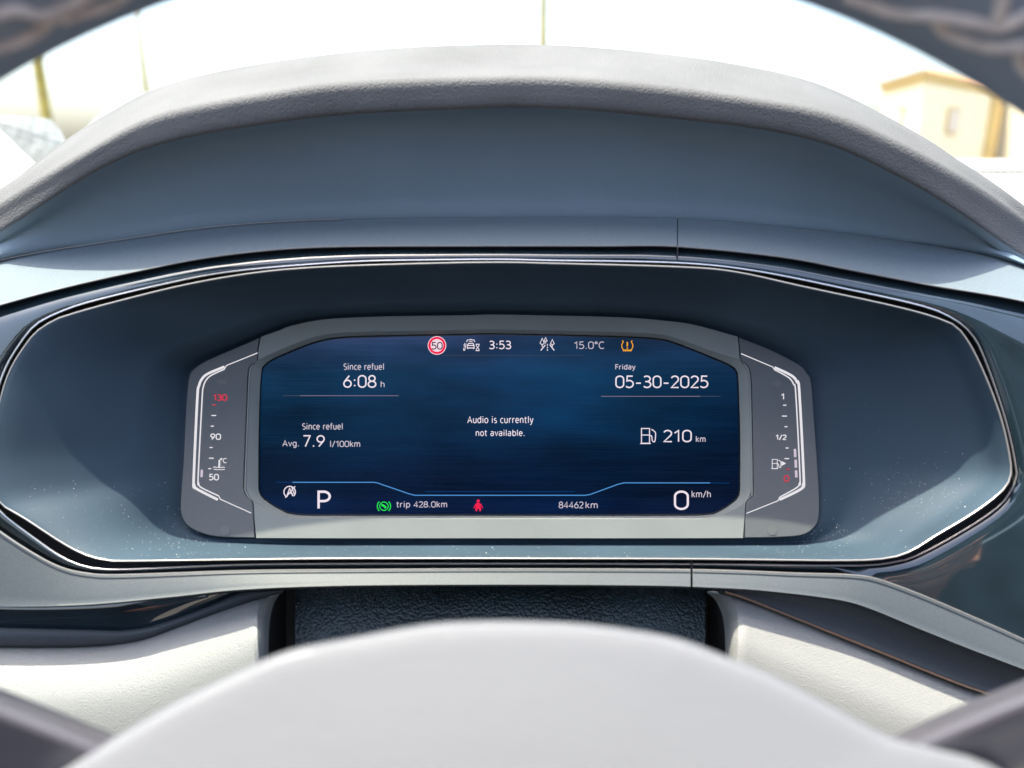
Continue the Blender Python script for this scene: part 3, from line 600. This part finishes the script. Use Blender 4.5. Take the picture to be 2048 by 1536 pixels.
G([rg([(1548, 738.8), (1577, 755), (1587.2, 769), (1591.5, 789), (1600, 955), (1598.5, 966), (1593.5, 975.2), (1559, 994.5)], 2.6, 4), rg([(1559, 994.5), (1556, 1001.4), (1493, 1026.8)], 1.9)], E_gw, gr, 'scale_line')
T('1', 1561.8, 787, 1568, 799.5, E_gw, .015, gr, PG, 'gauge_number'); T('1/2', 1550.9, 868.6, 1573.2, 880.8, E_gw, .015, gr, PG, 'gauge_number'); T('0', 1567.5, 950.3, 1578, 963.7, E_redg, .005, gr, PG, 'gauge_number')
for x0, x1, y, m in ((1566, 1572.4, 810.4, E_gw), (1563.8, 1573.8, 832.2, E_gw), (1569, 1574.7, 853.4, E_gw), (1571, 1577, 896, E_gw), (1568.7, 1577.8, 917.3, E_gw), (1572.7, 1579, 938.5, E_redg)):
    G([rg([(x0, y), (x1, y)], 2.1)], m, gr, 'gauge_tick')
for x, y0, y1 in ((1589.6, 897.8, 914.4), (1591, 919.3, 935.6), (1591.8, 940.8, 955)):
    G([rg([(x, y0), (x+.6, y1)], 5)], E_led, gr, 'level_bar')
pump(PG, 1543, 919, 19.5, 19, 1.4, E_gw, gr)
G([patch(PG, [(1563, 922), (1572, 927), (1563, 932)])], E_gw, gr, 'filler_arrow')

# ------------------------------------------------------------------ dust on the recess
dv, df = [], []
def fleck(p, nrm, s):
    b = len(dv); t = nrm.orthogonal().normalized(); u = nrm.cross(t)
    for k in range(3):
        a = 2*math.pi*k/3+random.random(); dv.append(p+(t*math.cos(a)+u*math.sin(a))*s*random.uniform(.5, 1.1))
    dv.append(p+nrm*s*.8); df.extend([(b, b+1, b+3), (b+1, b+2, b+3), (b+2, b, b+3), (b, b+2, b+1)])
def scatter(n, fx, fy, s0, s1):
    for _ in range(n):
        q = P(fx(), fy(), 1)-CAM; q.normalize()
        h = bowl_bvh.ray_cast(CAM, q)
        if h[0]:
            nn = h[1] if h[1].dot(q) < 0 else -h[1]
            fleck(h[0]+nn*.00003, nn, 1.35*random.uniform(s0, s1)*(1.8 if random.random() < .06 else 1))
g = random.gauss; U = random.uniform
scatter(260, lambda: U(100, 1900), lambda: 1118-abs(g(0, 18)), .00005, .00012)
scatter(170, lambda: g(1620, 55), lambda: 1075+g(0, 14)-0, .00005, .00014)
scatter(160, lambda: g(1830, 60), lambda: g(985, 28), .00005, .00013)
scatter(120, lambda: g(380, 60), lambda: g(1070, 20), .00006, .00014)
scatter(110, lambda: U(60, 340), lambda: U(960, 1100), .00006, .00014)
scatter(70, lambda: U(1450, 1980), lambda: U(660, 1100), .00005, .0001)
tag(link('dust', mesh(dv, df), M_dust, None, smooth=False), 'pale specks of dust lying in the dark recess round the instrument cluster', 'dust', kind='stuff')

# ------------------------------------------------------------------ steering wheel
WD = .131; WC = (966, 1862); RI = 2000/F*WD
whl = thing('steering_wheel', P(WC[0], WC[1], WD+.05), 'blurred steering wheel with dark rim with beige streaks above and pale grey airbag cover below', 'steering wheel')
cen = Vector(((WC[0]-1024)/F*WD, WD, (768-WC[1])/F*WD)); tr = .0150; RR = RI+tr
v, f = [], []; na, nb = 160, 24
for i in range(na):
    a = 2*math.pi*i/na; ex = Vector((math.cos(a), 0, math.sin(a)))
    for k in range(nb):
        b = 2*math.pi*k/nb
        v.append(c2w(cen+ex*(RR+tr*math.cos(b))+Vector((0, 1, 0))*tr*1.15*math.sin(b)))
for i in range(na):
    for k in range(nb): f.append((i*nb+k, i*nb+(k+1) % nb, ((i+1) % na)*nb+(k+1) % nb, ((i+1) % na)*nb+k))
rim_bvh = BVHTree.FromPolygons(v, f)
link('rim', mesh(v, f), M_rim, whl)
def streak(pts, r=.0011):  # flattened beige tube following the rim surface
    out = []
    for x, y in smooth_line(pts, 6):
        q = (P(x, y, 1)-CAM).normalized(); h = rim_bvh.ray_cast(CAM, q)
        if h[0]: out.append(h[0]-q*.0003)
    if len(out) > 2: link('rim_streak', tube(out, r, 8, flat=.5), M_streak, whl)
for L in ([(-120, 25), (-40, 35), (30, 18), (80, 28), (140, 8), (200, -30)], [(-20, 100), (35, 82), (75, 62), (100, 38), (130, 20)], [(120, 38), (170, 22), (225, 4), (280, -40)], [(-150, 120), (-90, 110), (-20, 100)],
          [(1690, -10), (1740, 8), (1800, 26), (1870, 30), (1940, 42), (2000, 52), (2060, 30), (2120, 20)], [(1870, 35), (1890, 62), (1930, 80), (1990, 94), (2050, 92), (2100, 110)], [(2010, -30), (2004, 10), (1995, 48)], [(2040, 92), (2046, 130), (2090, 170)]):
    streak(L)
HD = .137
HUB = [(960, 1243), (850, 1250), (700, 1277), (600, 1296), (536, 1317), (454, 1354), (349, 1406), (237, 1472), (120, 1545), (10, 1640), (-60, 1780), (-40, 2000), (150, 2300), (500, 2480), (960, 2540), (1420, 2480), (1780, 2300), (2000, 2000), (2090, 1800), (2100, 1640), (1993, 1536), (1871, 1495), (1784, 1476), (1662, 1411), (1540, 1348), (1451, 1313), (1348, 1276), (1200, 1252), (1080, 1244)]
hc = (1000, 1850); s_h = star(HUB, hc, 200)
rows = [[P(x, y, HD+.016) for x, y in mixp(s_h, [hc]*200, .02)]]
for t, d in ((0, .012), (0, .007), (.003, .0035), (.010, .0012), (.03, .0004), (.15, -.0002), (.45, -.0012), (.9, -.0016)): rows.append([P(x, y, HD+d-.030*(y-1243)/1300*(1 if y < 2000 else 2000/y)) for x, y in mixp(s_h, [hc]*200, t)])
hub = link('airbag_cover', loft(rows, True, 3), M_hub, whl)
# spokes: rounded satin bars from the hub out to the rim
def spoke(c):
    rows = []
    ks = [(-14, .016), (-4, .006), (0, .002), (12, -.0035), (30, -.0065), (60, -.006), (110, -.002), (170, .003), (180, .014)]
    for dy, dd in ks: rows.append([P(x, y+dy, HD+.004+dd) for x, y in c])
    return loft(rows, sub=3)
cl = smooth_line([(-620, 1120), (-400, 1216), (-200, 1302), (0, 1390), (110, 1434), (215, 1478), (300, 1520), (420, 1600)], 5)
cr = smooth_line([(1600, 1590), (1700, 1530), (1788, 1486), (1880, 1442), (2048, 1372), (2250, 1290), (2450, 1205), (2650, 1120)], 5)
link('spoke', spoke(cl), M_spoke, whl); link('spoke', spoke(cr), M_spoke, whl)

# ------------------------------------------------------------------ windscreen, pillar
def thin_glass():
    m = bpy.data.materials.new('windscreen_glass'); m.use_nodes = True; n = m.node_tree; n.nodes.clear()
    o = n.nodes.new('ShaderNodeOutputMaterial'); mx = n.nodes.new('ShaderNodeMixShader'); t = n.nodes.new('ShaderNodeBsdfTransparent'); g_ = n.nodes.new('ShaderNodeBsdfGlossy')
    t.inputs[0].default_value = (.93, .97, .95, 1); g_.inputs['Roughness'].default_value = .02; mx.inputs[0].default_value = .045
    n.links.new(t.outputs[0], mx.inputs[1]); n.links.new(g_.outputs[0], mx.inputs[2]); n.links.new(mx.outputs[0], o.inputs[0]); return m
M_glass = thin_glass()
ws = thing('windscreen', (.2, .95, 1.16), 'clear curved car windscreen behind the hood with a dotted black border at its left corner', 'windscreen')
rows = []
for j in range(13):
    t = j/12; y = 1.0-.72*t; z = 1.165+.44*t
    rows.append([Vector((x, y-.16*((x-.3)/.75)**2, z)) for x in [-.52+1.62*i/40 for i in range(41)]])
link('glass', loft(rows), M_glass, ws)
M_band = mat('frit_band_grey', (.22, .24, .24), .4, noise=(120, .3))
link('frit_band', loft([[P(x, y, d) for x, y in L] for d, L in ((.675, [(-60, 226), (0, 230), (60, 233), (100, 238), (122, 262), (140, 300)]), (.672, [(-60, 250), (-20, 262), (30, 280), (60, 300), (85, 330), (110, 360)]), (.671, [(-60, 300), (-30, 310), (0, 330), (30, 345), (60, 360), (90, 380)]))], sub=3), M_band, ws)
# frit border dots along the lower left corner
dots = []
for r in range(9):
    for c_ in range(26):
        x = -60+7.5*c_+(3.7 if r % 2 else 0); y = 226+7*r+.55*(c_*4.5)
        if x > 128-abs(y-285)*.2 or y < 232+(x*.03): continue
        dots.append(ribbon.__call__ and (x, y, max(.0004, .00085-.00007*r)))
dm = []
for x, y, r in dots:
    c_ = P(x, y, .66); nrm = (CAM-c_).normalized(); t = nrm.orthogonal().normalized(); u = nrm.cross(t)
    ring = [c_+(t*math.cos(a)+u*math.sin(a))*r for a in [2*math.pi*k/8 for k in range(8)]]
    b = len(dm)//1; dm.append(mesh(ring+[p-nrm*.0004 for p in ring], [tuple(range(8)), tuple(range(15, 7, -1))]+[(k, (k+1) % 8, 8+(k+1) % 8, 8+k) for k in range(8)]))
tag(link('frit_dots', join(dm), M_frit, ws, smooth=False), kind='stuff')
pil = loft([[P(x, y, d) for x, y in smooth_line(L, 6)] for L, d in (([(-300, 60), (-120, 180), (0, 262), (40, 300), (75, 332), (110, 370)], .64), ([(-310, 66), (-130, 186), (-12, 268), (28, 306), (62, 338), (95, 376)], .60), ([(-360, 130), (-200, 250), (-80, 340), (-40, 380), (0, 410), (30, 440)], .55), ([(-500, 250), (-360, 380), (-240, 470), (-200, 520), (-160, 560), (-120, 600)], .56))], sub=4)
po = link('pillar_trim', pil, M_pillar, None); tag(po, 'pale textured windscreen pillar trim in the left corner beside the hood', 'pillar trim')

# ------------------------------------------------------------------ the cabin behind the camera, seen in reflections
M_lin = mat('headliner_cloth', (.10, .10, .10), .9, noise=(40, .1)); M_seat = mat('seat_cloth', (.05, .05, .055), .8, noise=(60, .2))
rf = thing('headliner', (.2, -.8, 1.62), 'grey cloth headliner round the open glass roof above the driver', 'headliner')
zr = lambda x, y: 1.62-.10*((x-.35)/.8)**2-.04*(y+.4)**2
def slab(x0, x1, y0, y1): return loft([[Vector((x0+(x1-x0)*i/10, y0+(y1-y0)*j/10, zr(x0+(x1-x0)*i/10, y0+(y1-y0)*j/10))) for i in range(11)] for j in range(11)]+[[Vector((x0+(x1-x0)*i/10, y1, zr(x0+(x1-x0)*i/10, y1)+.04)) for i in range(11)]])
for a in ((-.42, 1.12, .03, .07), (-.42, -.30, -.75, .03), (1.0, 1.12, -.75, .03), (-.42, 1.12, -2.2, -.75)): link('lining', slab(*a), M_lin, rf)
link('rear_wall', boxm((-.5, -2.3, .4), (1.2, -2.22, 1.45)), M_lin, rf, smooth=False)
st_ = thing('driver_seat', (0, -.55, .3), 'dark cloth driver seat with a headrest behind the camera', 'seat')
def seatpart(nm, lo, hi, b): link(nm, boxm(lo, hi, bev=b), M_seat, st_)
seatpart('seat_cushion', (-.27, -.55, .45), (.27, 0-.02, .62), .05); seatpart('backrest', (-.27, -.75, .55), (.27, -.58, 1.2), .06); seatpart('headrest', (-.15, -.76, 1.23), (.15, -.64, 1.45), .05)

ps_ = thing('passenger_seat', (.72, -.55, .3), 'dark cloth front passenger seat beside the driver seat', 'seat')
for nm, lo, hi, b in (('seat_cushion', (.45, -.55, .45), (.99, -.02, .62), .05), ('backrest', (.45, -.75, .55), (.99, -.58, 1.2), .06), ('headrest', (.57, -.76, 1.23), (.87, -.64, 1.45), .05)): link(nm, boxm(lo, hi, bev=b), M_seat, ps_)
for x, lab in ((-.50, 'dark inner door panel on the driver side'), (1.16, 'dark inner door panel on the passenger side')):
    dp = thing('door_panel', (x, -.3, .4), lab, 'door panel')
    link('panel', boxm((x-.03, -1.3, .35), (x+.03, .45, 1.06), bev=.02), M_seat, dp); link('armrest', boxm((x-.06, -.7, .72), (x+.06, .1, .78), bev=.02), M_seat, dp)
    link('window_pillar', boxm((x-.02, -.62, 1.06), (x+.02, -.5, 1.58), bev=.008), M_seat, dp)
M_skin = mat('skin', (.50, .25, .17), .5, noise=(60, .1)); M_shirt = mat('dark_shirt', (.03, .035, .05), .85, noise=(90, .2)); M_hair = mat('dark_hair', (.02, .015, .012), .6)
M_phone = mat('phone_black', (.01, .01, .012), .25)
def skin(name, chains, m, par=None, sub=2):
    """chains of (point, radius); chains that start at the same point are joined there"""
    V, E, Rr, key = [], [], [], {}
    def vid(p, r):
        k = tuple(round(c_, 4) for c_ in p)
        if k not in key: key[k] = len(V); V.append(Vector(p)); Rr.append(r)
        return key[k]
    for ch in chains:
        ids = [vid(p, r) for p, r in ch]
        E += list(zip(ids, ids[1:]))
    c_ = Vector(V[0]); me = bpy.data.meshes.new(name); me.from_pydata([tuple(v_-c_) for v_ in V], E, []); o = bpy.data.objects.new(name, me); COL.objects.link(o)
    md = o.modifiers.new('skin', 'SKIN'); md.use_smooth_shade = True
    lay = me.skin_vertices[0].data
    for k_, r in enumerate(Rr): lay[k_].radius = r if isinstance(r, tuple) else (r, r)
    lay[0].use_root = True
    sb_ = o.modifiers.new('subsurf', 'SUBSURF'); sb_.levels = sub; sb_.render_levels = sub
    me.materials.append(m); ORG[o.name] = c_
    o.location = c_-(ORG[par.name] if par else Vector((0, 0, 0))); o.parent = par
    return o
ph = thing('phone', (.06, -.012, 1.17), 'black phone held sideways in front of the driver', 'phone')
pm = boxm((-.070, -.016, -.062), (.105, -.008, .016), bev=.003); pm.transform(Matrix.Rotation(-PITCH, 4, 'X')); pm.transform(Matrix.Translation(CAM))
link('phone_body', pm, M_phone, ph)
def cf(x, y, z): return tuple(c2w((x, y, z)))
def arm(sx, px, oy=0, oz=0):
    cf = lambda x, y, z: tuple(c2w((x, y+oy, z+oz)))
    s_ = sx; sh_ = (s_*.19, -.50, 1.17); el_ = (.33, -.26, .93) if s_ > 0 else (-.33, -.2, .86); wr = cf(px+s_*.035, -.075, -.055); pa = cf(px+s_*.018, -.035, -.035); kn = cf(px+s_*.016, -.020, -.018)
    ch = [[((0, -.50, 1.16), .075), (sh_, .055), (el_, .040), (wr, .026), (pa, (.030, .017)), (kn, (.030, .013))]]
    for i_, (dz, ln) in enumerate(((.014, .9), (-.004, 1), (-.022, .95), (-.038, .75))):
        a = cf(px+s_*.014, -.014, dz); b = cf(px+s_*.010, .004, dz-.002); c2_ = cf(px+s_*.010-s_*.022*ln, .010, dz-.004); d2_ = cf(px+s_*.010-s_*.040*ln, .006, dz-.006)
        ch.append([(kn, (.030, .013)), (a, .0085), (b, .0082), (c2_, .0076), (d2_, .0065)])
    ch.append([(pa, (.030, .017)), (cf(px-s_*.002, -.030, -.022), .011), (cf(px-s_*.020, -.024, -.006), .0095), (cf(px-s_*.036, -.021, .002), .0078)])
    return ch
chains = [[((0, -.46, .70), .12), ((0, -.49, .90), .12), ((0, -.50, 1.16), .075), ((0, -.49, 1.25), .05), ((0, -.47, 1.33), .078), ((0, -.465, 1.42), .082), ((0, -.47, 1.47), .05)],
    [((0, -.465, 1.42), .082), ((0, -.375, 1.375), .012)]]+arm(1, .268, .045, -.085)+arm(-1, -.078)
pe = skin('person', chains, M_skin); tag(pe, 'person in a dark shirt holding a phone sideways, right hand raised beside it', 'person')
skin('shirt', [[((0, -.46, .70), .14), ((0, -.49, .90), .145), ((0, -.50, 1.16), .10)], [((0, -.50, 1.16), .10), ((.19, -.50, 1.17), .068), ((.27, -.37, 1.04), .056)], [((0, -.50, 1.16), .10), ((-.19, -.50, 1.17), .068), ((-.27, -.34, 1.0), .056)]], M_shirt, pe)
skin('hair', [[((0, -.50, 1.36), .075), ((0, -.495, 1.44), .088), ((0, -.44, 1.48), .06)]], M_hair, pe)
for x in (-.03, .03): link('eye', boxm((x-.012, -.392, 1.405), (x+.012, -.38, 1.417), bev=.004), M_hair, pe)
link('mouth', boxm((-.022, -.392, 1.335), (.022, -.382, 1.343), bev=.002), mat('lips', (.35, .12, .10), .5), pe)

# ------------------------------------------------------------------ outside
M_ground = mat('asphalt', (.16, .155, .145), .9, noise=(3, .2), grain=60, gstr=.5, bdist=.01)
tag(link('ground', loft([[Vector((x, y, 0)) for x in (-900, -200, -40, 0, 40, 200, 900)] for y in (-300, -20, 5, 40, 200, 1500)]), M_ground, None, smooth=False), kind='structure')
M_wall = mat('cream_render', (.80, .70, .46), .85, noise=(2, .06), grain=30, gstr=.3, bdist=.01)
M_wall2 = mat('ochre_trim', (.55, .38, .13), .8, noise=(3, .1))
M_roof = mat('roof_tiles', (.40, .22, .12), .8, noise=(5, .2))
M_win = mat('dull_window', (.55, .45, .38), .3)
B_ = atY(1851, 150, 30); A_ = atY(1768, 176, 35); C_ = atY(2003, 184, 37)
hz = B_.z
bld = thing('building', (B_.x, B_.y, 0), 'small cream rendered building with ochre eaves and pilaster beyond the right side of the hood', 'building')
def wallquad(a, b, z0, z1, th, m, nm, par=bld):
    d = (Vector((b.x, b.y, 0))-Vector((a.x, a.y, 0))); n_ = Vector((d.y, -d.x, 0)).normalized()
    if n_.dot(Vector((a.x, a.y, 0))) > 0: n_ = -n_
    pts = []
    for z in (z0, z1):
        for q, o_ in ((a, n_*th), (b, n_*th), (b, -n_*.0), (a, -n_*.0)): pts.append(Vector((q.x, q.y, z))+o_)
    return link(nm, mesh(pts, [(0, 1, 2, 3), (4, 5, 6, 7), (0, 1, 5, 4), (1, 2, 6, 5), (2, 3, 7, 6), (3, 0, 4, 7)]), m, par, smooth=False)
def lerp(a, b, t): return a+(b-a)*t
D_ = C_+(A_-B_)
foot = [A_, B_, C_, D_]
wv = [Vector((q.x, q.y, z)) for z in (0, hz-.25) for q in foot]
link('wall', mesh(wv, [(0, 1, 2, 3), (4, 5, 6, 7)]+[(i, (i+1) % 4, 4+(i+1) % 4, 4+i) for i in range(4)]), M_wall, bld, smooth=False)
cc = sum((Vector((q.x, q.y, 0)) for q in foot), Vector())/4
def ex(q, k, z): p = Vector((q.x, q.y, 0)); return cc+(p-cc)*k+Vector((0, 0, z))
for k0, k1, z0, z1, m, nm in ((1.02, 1.03, hz-.25, hz-.05, M_wall2, 'cornice'), (1.06, 1.10, hz-.05, hz+.12, M_wall2, 'cornice'), (1.12, .55, hz+.12, hz+.55, M_roof, 'roof')):
    link(nm, mesh([ex(q, k0, z0) for q in foot]+[ex(q, k1, z1) for q in foot], [(0, 1, 2, 3), (4, 5, 6, 7)]+[(i, (i+1) % 4, 4+(i+1) % 4, 4+i) for i in range(4)]), m, bld, smooth=False)
def window(a, b, t0, t1, z0, z1):
    w_ = wallquad(lerp(a, b, t0), lerp(a, b, t1), z0, z1, .08, M_wall2, 'window')
    o_ = (lerp(a, b, t1)-lerp(a, b, t0))*.08
    wallquad(lerp(a, b, t0)+o_, lerp(a, b, t1)-o_, z0+.08, z1-.08, .1, M_win, 'pane', w_)
window(B_, C_, .30, .44, 2.1, 3.1); window(A_, B_, .35, .65, 2.1, 3.1)
wallquad(lerp(B_, C_, .86), lerp(B_, C_, 1.0), 0, hz-.25, .18, M_wall2, 'pilaster')
M_wall3 = mat('white_render', (.78, .74, .62), .85, noise=(2, .05))
a2 = C_+Vector((.5, -1.5, 0)); 
ann = thing('building', (a2.x+5, a2.y+4, 0), 'white rendered building at the right frame edge beyond the ochre pilaster', 'building')
link('wall', boxm((a2.x, a2.y, 0), (a2.x+14, a2.y+10, hz+.6)), M_wall3, ann, smooth=False)
link('roof', boxm((a2.x-.25, a2.y-.25, hz+.6), (a2.x+14.3, a2.y+10.3, hz+.85)), M_roof, ann, smooth=False)
for k in range(3):
    ww = link('window', boxm((a2.x+1.5+3.5*k, a2.y-.05, 1.9), (a2.x+2.8+3.5*k, a2.y+.03, 3.1)), M_wall2, ann, smooth=False)
    link('pane', boxm((a2.x+1.6+3.5*k, a2.y-.08, 2.0), (a2.x+2.7+3.5*k, a2.y-.02, 3.0)), M_win, ww, smooth=False)
# poles
M_pole = mat('weathered_timber', (.27, .21, .03), .8, noise=(4, .3))
def pole(px, D, r, h, lab, arm=True):
    b = atY(px, 300, D); t = thing('utility_pole', (b.x, b.y, 0), lab, 'utility pole', 'poles beyond the windscreen')
    v, f = [], []; ns = 12
    for z, k in ((0, 1.15), (h*.5, 1), (h, .75)):
        for s in range(ns): a = 2*math.pi*s/ns; v.append(Vector((b.x+r*k*math.cos(a), b.y+r*k*math.sin(a), z)))
    for i in range(2):
        for s in range(ns): f.append((i*ns+s, i*ns+(s+1) % ns, (i+1)*ns+(s+1) % ns, (i+1)*ns+s))
    f.append(tuple(2*ns+s for s in range(ns)))
    link('shaft', mesh(v, f), M_pole, t)
    if arm:
        link('crossarm', boxm((b.x-.7, b.y-.06, h-.7), (b.x+.7, b.y+.06, h-.55)), M_pole, t, smooth=False)
        for x in (-.6, -.2, .2, .6): link('insulator', boxm((b.x+x-.04, b.y-.04, h-.55), (b.x+x+.04, b.y+.04, h-.4)), M_wall3, t, smooth=False)
pole(104, 17, .10, 8, 'thick weathered pole near the left frame edge above the pillar trim')
pole(308, 34, .10, 9, 'thin pole standing left of the hood crest above the parked car')
pole(1084, 30, .13, 9, 'pole standing straight behind the top of the hood')

# parked car, seen side on
M_paint = mat('silver_paint', (.32, .35, .35), .3, metal=.1, coat=1)
M_cwin = mat('green_window', (.50, .66, .58), .3)
M_tyre = mat('tyre', (.02, .02, .02), .8); M_alu = mat('wheel_metal', (.5, .5, .5), .3, metal=.9)
CY = 4.6; x0 = atY(128, 276, CY).x
car = thing('parked_car', (x0+2.1, CY+.9, 0), 'silver parked car with green tinted windows behind the left slope of the hood', 'car')
prof = [(0, .35), (-.30, .55), (-.32, .95), (-.2, 1.15), (0, 1.34), (.1, 1.44), (.25, 1.535), (.58, 1.58), (1.6, 1.59), (2.2, 1.48), (2.75, 1.15), (3.1, 1.05), (3.9, .92), (4.2, .72), (4.22, .4), (4.1, .3), (.1, .3)]
pr = [(x0+x, z) for x, z in smooth_line(prof[:-2], 4)]+[(x0+4.1, .3), (x0+.1, .3)]
n_ = len(pr); rows = []
for y, k in ((0, .93), (.12, 1.0), (1.68, 1.0), (1.8, .93)):
    rows.append([Vector((x0+2.05+(x-x0-2.05)*(k if z > .9 else 1), CY+y+((.14 if y < .9 else -.14) if z > 1.05 else 0)*min(1, (z-1.05)/.4 if z > 1.05 else 0), z)) for x, z in pr])
bm_ = loft(rows, True); body_faces = [tuple(range(n_)), tuple(range(3*n_, 4*n_))]
allv = [v_.co.copy() for v_ in bm_.vertices]; allf = [tuple(p.vertices) for p in bm_.polygons]+body_faces
link('body', mesh(allv, allf), M_paint, car, sharp=40)
for a, b in (((.16, 1.12), (1.15, 1.44)), ((1.22, 1.12), (2.45, 1.44))):
    xa, xb = x0+a[0], x0+b[0]; q = [(x0-.05, 1.14), (xb, 1.14), (xb, 1.49), (x0+.30, 1.49), (x0+.17, 1.43)] if a[0] < 1 else [(xa, a[1]), (xb, a[1]), (xb-.45, b[1]), (xa, b[1])]
    vv = [Vector((x, CY-.012+.14*min(1, (z-1.05)/.4), z)) for x, z in q]; vv += [p+Vector((0, .04, 0)) for p in vv]
    nq = len(q); link('window', mesh(vv, [tuple(range(nq)), tuple(range(nq, 2*nq))]+[(i, (i+1) % nq, nq+(i+1) % nq, nq+i) for i in range(nq)]), M_cwin, car, smooth=False)
for wx in (.75, 3.35):
    for y in (-.01, 1.6):
        bmw = bmesh.new(); bmesh.ops.create_cone(bmw, cap_ends=True, segments=28, radius1=.34, radius2=.34, depth=.22, matrix=Matrix.Translation((x0+wx, CY+y+.1, .34)) @ Matrix.Rotation(math.pi/2, 4, 'X'))
        bmesh.ops.bevel(bmw, geom=bmw.edges, offset=.02, segments=2, affect='EDGES'); mw = bpy.data.meshes.new('m'); bmw.to_mesh(mw); bmw.free()
        t_ = link('wheel', mw, M_tyre, car)
        bmw = bmesh.new(); bmesh.ops.create_cone(bmw, cap_ends=True, segments=20, radius1=.2, radius2=.17, depth=.24, matrix=Matrix.Translation((x0+wx, CY+y+.1, .34)) @ Matrix.Rotation(math.pi/2, 4, 'X'))
        mw = bpy.data.meshes.new('m'); bmw.to_mesh(mw); bmw.free(); link('wheel_rim', mw, M_alu, t_)
M_lamp = mat('tail_lamp', (.5, .03, .02), .2)
for y in (.05, 1.5): link('tail_light', boxm((x0-.11, CY+y, .8), (x0+.03, CY+y+.25, 1.0), bev=.02), M_lamp, car)
print('objects', len(bpy.data.objects))
